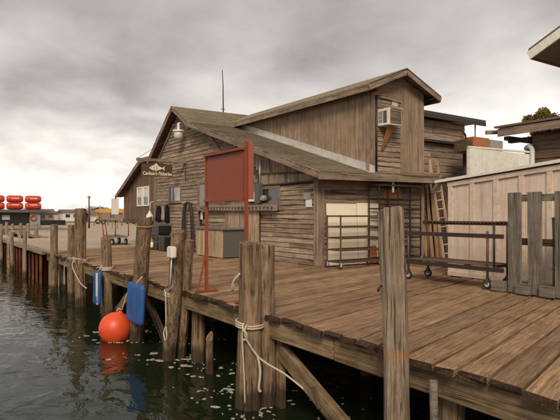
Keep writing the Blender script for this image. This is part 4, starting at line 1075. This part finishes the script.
tube('stake', [(cx0, 6.45, 0.45), (cx0, 6.45, 1.3)], 0.02, 'dark_iron', ct)
bm = bmesh.new()
for k in range(46):
    y = cy0 + k * 0.046; c = Vector((cx1 - 0.04, y, 1.33 - 0.02 * math.sin(k * 0.07)))
    lathe(bm, c - Vector((0.012, 0, 0)), [(0.026, 0), (0.026, 0.02)], 8, Vector((1, 0, 0)) if k % 2 else Vector((0, 0, 1)))
from_bm('chain', bm, 'rusty_iron', ct)
# grey pallet standing upright
pl = thing('pallet', 'grey wooden pallet standing on edge at the right picture border', 'pallet', (9.45, 5.4, 0))
for y in (5.96, 5.56, 5.05, 4.7): board('deck_board', (9.38, y, 0.02), (9.36, y, 1.90), 0.27, 0.03, Nf, 'grey_board', pl, 0.004, 0.006)
for z in (0.16, 0.98, 1.80): 
    board('stringer', (9.49, 4.55, z), (9.49, 6.10, z), 0.13, 0.1, Nf, 'grey_board' if z > 1.5 else 'dark_wood', pl, 0.005, 0.004)
for y in (6.28, 5.77, 5.30): board('foot_block', (9.36, y - 0.14, 0.11), (9.36, y + 0.14, 0.11), 0.2, 0.14, Nf, 'grey_board', pl, 0.008)
# olive drum behind pallet
bm = bmesh.new(); lathe(bm, (10.05, 5.28, 0.0), [(0.27, 0), (0.29, 0.03), (0.29, 0.45), (0.305, 0.48), (0.29, 0.51), (0.29, 0.95), (0.305, 0.98), (0.29, 1.01), (0.30, 1.40), (0.31, 1.43), (0.27, 1.44)], 24)
tag(from_bm('drum', bm, 'olive_plastic', smooth=False), 'tall olive green drum behind the grey pallet', 'drum')

# ================================================================== RIGHT SIDE BUILDINGS
shed = thing('panelled_shed', 'pinkish beige panelled shed with low flat roof', 'shed', (12, 6, 0))
SX = 10.82
def shed_top(y): return 2.36 + (8.75 - y) * 0.085
sw = prism('shed_wall', [(SX, 8.60, 0.0), (SX, 2.6, 0.0), (SX, 2.6, shed_top(2.6) - 0.1), (SX, 8.60, shed_top(8.60) - 0.1)], (1.6, 0, 0), 'shed_paint', shed)
y = 8.56; k = 0
while y > 2.7:
    w = 0.62
    board('batten', (SX - 0.025, y, 0.02), (SX - 0.025, y, shed_top(y) - 0.12), 0.13, 0.045, Nf, 'shed_paint', shed, 0.004)
    y2 = max(2.7, y - w)
    prism('panel', [(SX - 0.012, y - 0.07, 0.08), (SX - 0.012, y2 + 0.07, 0.08), (SX - 0.012, y2 + 0.07, shed_top(y2) - 0.22), (SX - 0.012, y - 0.07, shed_top(y) - 0.22)], (0.010, 0, 0), 'shed_paint', shed)
    y -= w
board('top_rail', (SX - 0.03, 8.64, shed_top(8.64) - 0.155), (SX - 0.03, 2.6, shed_top(2.6) - 0.155), 0.11, 0.05, Nf, 'shed_paint', shed)
board('bottom_rail', (SX - 0.03, 8.63, 0.06), (SX - 0.03, 2.6, 0.06), 0.11, 0.06, Nf, 'shed_paint', shed)
board('edge_trim', (SX - 0.09, 8.98, shed_top(8.98) - 0.04), (SX - 0.09, 2.5, shed_top(2.5) - 0.04), 0.07, 0.04, Nf, 'white_paint', shed)
prism('roof', [(SX - 0.065, 8.98, shed_top(8.98) - 0.08), (SX - 0.065, 2.5, shed_top(2.5) - 0.08), (SX + 1.8, 2.5, shed_top(2.5) - 0.08), (SX + 1.8, 8.98, shed_top(8.98) - 0.08)], (0, 0, 0.07), 'dark_grey', shed)

# dark plank fence behind the ladder, with leaning lumber
fen = thing('plank_fence', 'dark rough plank fence behind the ladder', 'fence', (15.8, 12.7, 0))
x = 14.12
while x < 17.4:
    w = rnd(0.16, 0.26); board('fence_plank', (x + w / 2, 12.68, 0), (x + w / 2 + rnd(-.02, .02), 12.68, rnd(2.5, 2.9)), w - 0.015, 0.035, (0, -1, 0), 'dark_wood', fen); x += w
for z in (0.5, 2.2): board('fence_rail', (14.1, 12.75, z), (17.45, 12.75, z), 0.12, 0.08, (0, -1, 0), 'dark_wood', fen)
labs = ['leftmost tan lumber board leaning by the wall corner', 'dark red-brown board leaning second from the wall corner', 'narrow orange-tan board leaning third from the wall corner', 'long pale board leaning behind the ladder rungs', 'dark board leaning right of the ladder', 'topmost pale board poking above the ladder']
for k, (x, dx, h, m) in enumerate(((14.12, 0.05, 2.75, 'lumber'), (14.30, -0.04, 2.6, 'dark_wood'), (14.45, 0.06, 2.9, 'lumber'), (14.72, 0.0, 3.2, 'lumber'), (15.1, -0.05, 2.8, 'dark_wood'), (14.95, -0.15, 3.3, 'lumber'))):
    tag(board('leaning_board', (x, 12.15 + 0.02 * k, 0.005), (x + dx, 12.56, h), rnd(0.11, 0.17), 0.035, (0, -1, 0), m), labs[k], 'board', 'lumber leaning on the fence')
ld = thing('ladder', 'pale wooden ladder leaning beside the pinkish shed', 'ladder', (14.7, 11.8, 0))
a0, a1 = Vector((14.25, 11.55, 0.0)), Vector((14.12, 12.05, 3.30)); off = Vector((0.40, 0.0, 0.03)); off1 = Vector((0.34, 0.0, 0.03))
board('ladder_rail', a0, a1, 0.085, 0.035, (0.95, 0.1, 0.2), 'ladder_wood', ld); board('ladder_rail', a0 + off, a1 + off1, 0.085, 0.035, (0.95, 0.1, 0.2), 'ladder_wood', ld)
for k in range(11):
    f = 0.06 + k * 0.088; p = a0.lerp(a1, f); q = (a0 + off).lerp(a1 + off1, f)
    board('rung', p, q, 0.05, 0.03, (0, -0.3, 1), 'ladder_wood', ld)
dp = tube('downspout', [(14.22, 11.66, 2.80), (14.2, 11.64, 2.7), (13.72, 11.62, 2.16)], 0.06, 'grey_board', fish, n=4)

# back wing, two-storey plank building
bk = thing('plank_building', 'dark rough plank building with flat overhanging roof behind the air conditioner gable', 'building', (17.5, 17, 0))
bw = box('wall', (14.2, 15.22, GZ), (20.1, 19, 5.45), 'dark_wood', bk, 0)
clad(bw, 'wall_plank', (0, 15.22, 0), (1, 0, 0), (0, 0, 1), (0, -1, 0), [(14.2, 4.62), (20.1, 4.62), (20.1, 5.44), (14.2, 5.44)], 0.27, 'siding_wood', 0.04, maxlen=2.6, cvar=0.2)
clad(bw, 'wall_plank', (0, 15.22, 0), (1, 0, 0), (0, 0, 1), (0, -1, 0), [(14.2, 1.9), (20.1, 1.9), (20.1, 4.48), (14.2, 4.48)], 0.27, 'siding_wood', 0.04, maxlen=2.4, cvar=0.2)
board('ledge', (14.2, 15.1, 4.55), (20.7, 15.1, 4.53), 0.10, 0.26, (0, -1, 0), 'dark_iron', bk)
prism('flat_roof', [(14.1, 14.75, 5.62), (21.0, 14.75, 5.56), (21.0, 19.4, 5.56), (14.1, 19.4, 5.62)], (0, 0, 0.09), 'dark_grey', bk)
board('roof_edge', (14.1, 14.76, 5.53), (21.0, 14.76, 5.47), 0.16, 0.05, (0, -1, 0), 'dark_iron', bk)
board('roof_lip', (14.1, 14.72, 5.70), (21.0, 14.72, 5.64), 0.025, 0.03, (0, -1, 0), 'galvanised', bk)
tube('roof_prop', [(20.45, 14.9, 4.1), (20.45, 14.9, 5.5)], 0.03, 'grey_board', bk)
# tall white board fence and the equipment stand behind it
wc = thing('white_fence', 'tall white panelled fence showing above the pinkish shed roof', 'fence', (19.8, 13.1, GZ))
x = 17.5
while x < 22.9:
    w = 0.78; board('panel', (x + w / 2, 13.0, GZ), (x + w / 2, 13.0, 4.02), w - 0.018, 0.03, (0, -1, 0), 'white_paint', wc, 0.004)
    board('post', (x + w, 13.07, GZ), (x + w, 13.07, 3.95), 0.1, 0.09, (0, -1, 0), 'white_paint', wc, 0.004); x += w
board('post', (17.52, 13.07, GZ), (17.52, 13.07, 4.0), 0.1, 0.09, (0, -1, 0), 'white_paint', wc, 0.004)
board('top_rail', (17.5, 13.05, 4.06), (22.95, 13.05, 4.14), 0.07, 0.12, (0, -1, 0), 'white_paint', wc)
rv = thing('equipment_stand', 'rust-brown and grey boxes on a stand above the white fence', 'equipment', (19.6, 14, GZ))
box('rusty_box', (18.70, 13.7, 4.025), (19.75, 14.4, 4.64), 'rust_bracket', rv, 0.02); box('grey_box', (19.77, 13.7, 4.025), (20.7, 14.4, 4.60), 'grey_paint', rv, 0.02)
box('dark_box', (18.3, 13.75, 4.025), (18.69, 14.35, 4.5), 'dark_wood', rv, 0.01); tube('pipe', [(18.5, 13.9, 4.45), (18.45, 13.9, 4.72), (18.25, 13.9, 4.85)], 0.03, 'dark_iron', rv)
for x in (19.0, 20.5):
    for y in (13.75, 14.35): board('stand_leg', (x, y, GZ), (x, y, 4.02), 0.12, 0.12, (0, -1, 0), 'dark_wood', rv)
# brown building with deep eave
bb = thing('brown_building', 'dark brown plank building with pale eave board behind the shed', 'building', (14, 6.5, 0))
bwl = box('wall', (12.92, 3.0, GZ), (16, 7.72, 3.55), 'dark_wood', bb, 0)
clad(bwl, 'wall_plank', (12.92, 0, 0), (0, -1, 0), (0, 0, 1), (-1, 0, 0), [(-7.72, 2.0), (-5.2, 2.0), (-5.2, 3.54), (-7.72, 3.54)], 0.22, 'red_siding_wood', 0.03, maxlen=2.2)
board('eave_board', (12.5, 8.42, 3.60), (12.5, 3.0, 3.64), 0.2, 0.05, Nf, 'trim_wood', bb)
prism('roof', [(12.44, 8.5, 3.72), (12.44, 3.0, 3.76), (16.2, 3.0, 4.0), (16.2, 8.5, 4.0)], (0, 0, 0.05), 'far_roof', bb)
board('gutter_tip', (12.42, 8.72, 3.64), (12.75, 8.60, 3.66), 0.08, 0.1, (0, 0, 1), 'trim_wood', bb)
prism('soffit', [(12.53, 8.4, 3.60), (12.53, 3.0, 3.6), (12.9, 3.0, 3.6), (12.9, 8.4, 3.6)], (0, 0, 0.02), 'dark_wood', bb)
board('outrigger', (12.6, 8.25, 3.45), (15.9, 8.25, 3.45), 0.14, 0.1, (0, 0, 1), 'dark_wood', bb)
board('outrigger', (12.9, 7.76, 3.4), (12.9, 8.35, 3.4), 0.16, 0.1, (0, 0, 1), 'dark_wood', bb)
tube('down_pipe', smooth_path([(13.0, 7.95, 3.18), (12.8, 7.75, 3.2), (12.79, 7.66, 3.1), (12.79, 7.66, 2.8), (12.79, 7.66, 1.5)], 5), 0.06, 'cloth_white', bb)
# tall neighbour, only its eave corner in view
tn = thing('tall_building', 'pale eave corner of a taller building at the upper right edge', 'building', (13, 4, 0))
box('wall', (12.3, -1.5, GZ), (20, 5.75, 5.0), 'far_wall_brown', tn, 0)
prism('gable', [(12.3, 5.75, 5.01), (12.3, -1.5, 5.01), (12.3, 2.1, 6.6)], (7.7, 0, 0), 'far_wall_brown', tn)
rp = [(7.05, 5.22), (2.1, 7.42), (-2.9, 5.22)]
roof_sheet('roof', [(y, z + 0.06) for y, z in rp], 11.62, 20.5, 0.06, 'far_roof', tn)
for (a, za), (b, zb) in zip(rp, rp[1:]): board('rake_board', (11.64, a, za - 0.1), (11.64, b, zb - 0.1), 0.2, 0.05, Nf, 'white_paint', tn)
prism('soffit', [(11.68, 6.99, 5.08), (20.4, 6.99, 5.08), (20.4, 5.77, 5.70), (11.68, 5.77, 5.70)], (0, 0, 0.03), 'far_wall_brown', tn)
board('eave_trim', (11.66, 7.02, 5.11), (20.4, 7.02, 5.11), 0.14, 0.04, (0, 1, 0), 'rust_red_paint', tn)

# ================================================================== TREES (autumn crowns beyond the roofs)
def tree(label, base, h, spread, n, seed):
    random.seed(seed)
    t = thing('autumn_tree', label, 'tree', base, 'autumn trees beyond the roofs'); base = Vector(base)
    bm = bmesh.new(); add_tube(bm, [base, base + Vector((0.1, 0, h * 0.45)), base + Vector((0, 0.1, h * 0.85))], [0.22, 0.15, 0.05], 8)
    for k in range(9):
        a = rnd(0, 6.28); z = rnd(0.4, 0.8) * h
        add_tube(bm, [base + Vector((0, 0, z)), base + Vector((math.cos(a) * spread * 0.4, math.sin(a) * spread * 0.4, z + h * 0.1)), base + Vector((math.cos(a) * spread * 0.8, math.sin(a) * spread * 0.8, z + h * 0.14))], [0.08, 0.05, 0.02], 5)
    from_bm('trunk', bm, 'piling_wood', t)
    bm = bmesh.new()
    cl = [(base + Vector((rnd(-.75, .75) * spread, rnd(-.75, .75) * spread, h * rnd(0.5, 0.95))), rnd(0.3, 0.55) * spread) for _ in range(22)]
    for i in range(n):
        c, r = random.choice(cl); d = Vector((random.gauss(0, 1), random.gauss(0, 1), random.gauss(0, 1))).normalized() * r * rnd(0.5, 1.0)
        p = c + d; s = rnd(0.05, 0.11)
        u = Vector((rnd(-1, 1), rnd(-1, 1), rnd(-1, 1))).normalized(); w = u.cross(Vector((rnd(-1, 1), rnd(-1, 1), rnd(-1, 1)))).normalized()
        bm.faces.new([bm.verts.new(p + u * s), bm.verts.new(p + w * s * 0.6), bm.verts.new(p - u * s), bm.verts.new(p - w * s * 0.6)])
    cr = from_bm('crown', bm, 'autumn_leaf', t); cr['kind'] = 'stuff'
tree('small rounded autumn tree top above the brown building roof', (39.5, 22.9, GZ), 9.7, 1.25, 14000, 3)
tree('larger autumn tree top under the upper right eave', (40.6, 18.9, GZ), 10.9, 1.9, 22000, 4)
random.seed(77)

# ================================================================== LEFT BACKGROUND
# flatbed hand trolley on the gravel
tr = thing('hand_trolley', 'red-framed flatbed trolley parked on the gravel beside the wing', 'trolley', (8.9, 28.4, GZ))
def tro(x, y, z): return (8.4 + x, 28.2 + y, GZ + z)
board('bed', tro(0.2, -1.0, 0.42), tro(0.5, 1.5, 0.42), 0.8, 0.07, (0, 0, 1), 'grey_board', tr)
board('bed_edge', tro(-0.22, -0.95, 0.42), tro(0.08, 1.55, 0.42), 0.1, 0.05, (-1, 0, 0), 'rust_red_paint', tr)
for (x, y) in ((-0.05, -0.6), (0.6, -0.7), (0.1, 1.0), (0.75, 0.9)): wheel('wheel', tro(x, y, 0.17), (1, 0.1, 0), 0.17, 0.08, tr)
for a, b in (((0.1, 1.5, 0.45), (0.1, 1.85, 1.25)), ((0.1, 0.9, 0.45), (0.1, 1.3, 1.2)), ((0.7, -0.8, 0.45), (0.7, -0.8, 1.25)), ((0.0, -0.9, 0.45), (0.0, -0.9, 1.22))): tube('upright', [tro(*a), tro(*b)], 0.03, 'rust_red_paint', tr)
board('top_bar', tro(0.1, 1.9, 1.24), tro(0.0, -1.1, 1.24), 0.14, 0.05, (0, 0, 1), 'dark_wood', tr)
# white vertical ladder on the quay
wl = thing('quay_ladder', 'pale ladder with hooped rails fixed to the rusty quay at far left', 'ladder', (4.3, 33, -1.5))
for y in (32.7, 33.25): tube('ladder_rail', smooth_path([(4.25, y, -2.0), (4.25, y, 0.2), (4.4, y, 0.5), (4.7, y, 0.5), (4.85, y, -0.07)], 4), 0.024, 'ladder_wood', wl)
for k in range(7): tube('rung', [(4.25, 32.7, -1.4 + k * 0.28), (4.25, 33.25, -1.4 + k * 0.28)], 0.018, 'ladder_wood', wl)
FERRY_BEGIN = set(o.name for o in C.objects)
# ferry with stacked life-raft capsules
fy = thing('ferry', 'dark ferry deckhouse moored at far left under orange life rafts', 'ferry', (7.5, 62, WZ))
def fbox(name, lo, hi, mat, p=fy, b=0.02): return box(name, lo, hi, mat, p, b)
prism('hull', [(-4, 60.2, WZ - 0.4), (10.9, 60.2, WZ - 0.4), (11.6, 62, WZ - 0.4), (10.9, 65, WZ - 0.4), (-4, 65, WZ - 0.4)], (0, 0, 1.9), 'dark_grey', fy)
fbox('deckhouse', (0, 61.0, 0.46), (7.45, 64.5, 1.75), 'black_plastic'); fbox('roof_deck', (-3, 60.4, 1.76), (9.4, 65, 1.98), 'dark_grey')
fbox('cabin_column', (7.5, 60.7, 0.46), (8.5, 61.6, 1.755), 'far_wall_grey'); fbox('bulwark', (8.52, 60.5, 0.46), (10.9, 61.0, 0.98), 'black_plastic')
for x in (3.6, 5.0): fbox('window', (x, 60.95, 1.05), (x + 0.7, 60.99, 1.5), 'curtain', fy, 0)
bm = bmesh.new()
for k in range(16):
    a0_, a1_ = 2 * math.pi * k / 16, 2 * math.pi * (k + 1) / 16
    add_tube(bm, [(7.8 + 0.26 * math.cos(a0_), 60.62, 1.25 + 0.26 * math.sin(a0_)), (7.8 + 0.26 * math.cos(a1_), 60.62, 1.25 + 0.26 * math.sin(a1_))], 0.07, 6, True)
lr = tag(from_bm('life_ring', bm, 'orange_capsule'), 'orange life ring hung on the ferry cabin column', 'life ring')
tube('mast', [(4.5, 62, 1.98), (4.5, 62, 4.2)], 0.04, 'dark_iron', fy)
for c_, x in enumerate((4.5, 6.2, 7.9)):
    for r_ in (0, 1):
        lab = ('upper ' if r_ else 'lower ') + ('leftmost cut-off', 'middle', 'rightmost')[c_] + ' orange life raft capsule on the ferry roof'
        z = 2.0 + 0.42 + r_ * 0.72
        t = thing('life_raft_capsule', lab, 'life raft', (x, 61.3, z - 0.41), 'orange life raft capsules on the ferry')
        bm = bmesh.new(); lathe(bm, (x - 0.76, 61.3, z), [(0.18, 0), (0.29, 0.05), (0.345, 0.18), (0.36, 0.45), (0.36, 1.07), (0.345, 1.34), (0.29, 1.47), (0.18, 1.52)], 20, Vector((1, 0, 0)))
        b_ = from_bm('capsule_shell', bm, 'orange_capsule', t, smooth=True)
        box('label_patch', (x - 0.35, 60.93, z + (0.02 if r_ else 0.08)), (x + 0.35, 60.95, z + (0.1 if r_ else 0.16)), 'cloth_white', b_, 0)
        for dx in (-0.45, 0.45):
            bm = bmesh.new(); lathe(bm, (x + dx - 0.02, 61.3, z), [(0.365, 0), (0.365, 0.04)], 20, Vector((1, 0, 0))); from_bm('strap', bm, 'dark_grey', t)
        if r_ == 0: box('cradle', (x - 0.8, 61.0, 1.985), (x + 0.8, 61.6, 2.06), 'dark_grey', t, 0)
for o in C.objects:
    if o.name not in FERRY_BEGIN and o.parent is None: o.location += Vector((2.15, -1.1, -0.12))
# street lamp, white sign, yellow boat lift, low rail, far houses
lp = thing('street_lamp', 'tall dark lamp post beyond the gravel lot', 'lamp', (16.2, 62.3, GZ))
tube('pole', [(16.2, 62.3, GZ), (16.2, 62.3, 3.3)], [0.11, 0.07], 'rusty_iron', lp)
bm = bmesh.new(); lathe(bm, (16.2, 62.3, 3.22), [(0.06, 0), (0.17, 0.1), (0.18, 0.24), (0.05, 0.34)], 12); from_bm('lamp_head', bm, 'grey_paint', lp)
ws = thing('white_notice_board', 'tall pale grey notice board behind the gravel lot', 'sign', (17.6, 57.5, GZ))
box('board_face', (17.25, 57.4, 1.45), (18.0, 57.48, 3.15), 'far_wall_white', ws); 
for x in (17.35, 17.9): tube('leg', [(x, 57.5, GZ), (x, 57.5, 3.0)], 0.04, 'grey_paint', ws)
yl = thing('boat_lift', 'long low yellow boat lift parked beyond the lot', 'machine', (26, 84, GZ))
def yb(n, lo, hi, m='yellow_paint'): return box(n, (23.3 + lo[0], 83 + lo[1], GZ + lo[2]), (23.3 + hi[0], 83 + hi[1], GZ + hi[2]), m, yl, 0.03)
yb('main_beam', (0, 0, 1.75), (5.6, 0.7, 2.4)); yb('far_beam', (0.6, 3, 1.75), (6.4, 3.6, 2.35)); yb('cab', (0.2, -0.1, 0.7), (1.4, 0.9, 1.74), 'far_wall_brown'); yb('cross_beam', (0.0, 0.71, 1.9), (0.5, 2.99, 2.3)); yb('engine', (3.4, 0, 0.8), (4.6, 0.9, 1.74), 'far_wall_grey')
for x in (0.3, 5.1):
    for y in (0.15, 3.1): yb('lift_leg', (x, y, 0.4), (x + 0.3, y + 0.3, 1.75))
for x in (0.45, 5.25):
    for y in (0.3, 3.25): wheel('wheel', (23.3 + x, 83 + y, GZ + 0.42), (0, 1, 0), 0.42, 0.3, yl)
rl = thing('timber_rail', 'low dark timber rail along the far side of the lot', 'fence', (20, 72, GZ))
for k in range(16):
    x = 13.6 + k * 1.6; y = 78 - k * 0.9
    board('rail_post', (x, y, GZ), (x, y, 0.55), 0.16, 0.16, (0, -1, 0), 'trim_wood', rl, 0)
    if k < 15: board('rail', (x + 0.1, y - 0.05, 0.42), (x + 1.5, y - 0.85, 0.42), 0.12, 0.1, (0, -1, 0), 'dark_wood', rl, 0)
def house(label, x, y, w, d, h, rh, wm):
    t = thing('shore_house', label, 'house', (x, y, GZ), 'small houses on the far shore')
    box('wall', (x, y, GZ), (x + w, y + d, h), wm, t, 0)
    bm = bmesh.new(); add_prism(bm, [(x - 0.3, y - 0.4, h + 0.005), (x - 0.3, y + d + 0.4, h + 0.005), (x - 0.3, y + d / 2, h + rh)], (w + 0.6, 0, 0)); from_bm('roof', bm, 'far_roof', t)
    k = x + 0.6
    while k < x + w - 1.0:
        box('window', (k, y - 0.03, h * 0.4), (k + 0.9, y - 0.004, h * 0.75), 'window_glass', t, 0); k += 1.6
hl = [('low grey far house beside the ferry', 16.5, 118, 4, 4, 1.5, 0.7, 'far_wall_grey'), ('small brown far house left of the wide white one', 21.5, 124, 3.4, 4, 1.7, 0.9, 'far_wall_brown'),
      ('wide white far house between the ferry and the tallest piling', 26.2, 122, 4.6, 4, 1.9, 0.6, 'far_wall_white'), ('tiny brown far hut just left of the tallest piling', 31.6, 122, 2.2, 3, 1.6, 0.8, 'far_wall_brown'),
      ('brown far house right behind the tallest piling', 34.4, 118, 3.2, 4, 1.8, 0.9, 'far_wall_brown'), ('small white far hut left of the lamp post', 29.0, 108, 2.0, 2.4, 1.3, 0.6, 'far_wall_white'),
      ('pale far house right of the lamp post', 41.5, 122, 3.6, 4, 1.6, 0.8, 'far_wall_white'), ('grey far house behind the yellow boat lift', 46, 118, 5, 4, 1.9, 0.9, 'far_wall_grey')]
for a in hl: house(*a)
def far_bush(label, x, y, r, h, seed):
    random.seed(seed); t = thing('shore_tree', label, 'tree', (x, y, GZ), 'bare shrubs on the far shore')
    bm = bmesh.new(); add_tube(bm, [(x, y, GZ), (x, y, h * 0.6)], [0.12, 0.05], 6); from_bm('trunk', bm, 'piling_wood', t)
    bm = bmesh.new()
    for i in range(2600):
        p = Vector((x + random.gauss(0, r * 0.4), y + random.gauss(0, r * 0.4), h * (0.25 + 0.6 * rnd(0, 1) * rnd(0.5, 1)))); s = rnd(0.06, 0.13)
        u = Vector((rnd(-1, 1), rnd(-1, 1), rnd(-1, 1))).normalized(); w = u.orthogonal().normalized()
        bm.faces.new([bm.verts.new(p + u * s), bm.verts.new(p + w * s), bm.verts.new(p - u * s), bm.verts.new(p - w * s)])
    cr = from_bm('crown', bm, 'shore_leaf', t); cr['kind'] = 'stuff'
far_bush('brown shrub left of the white far house', 20.5, 124, 2.4, 3.6, 5)
far_bush('brown shrub right of the white far house', 34.5, 127, 2.8, 4.0, 6)
far_bush('brown shrub left of the lamp post', 37, 130, 2.5, 3.8, 7)
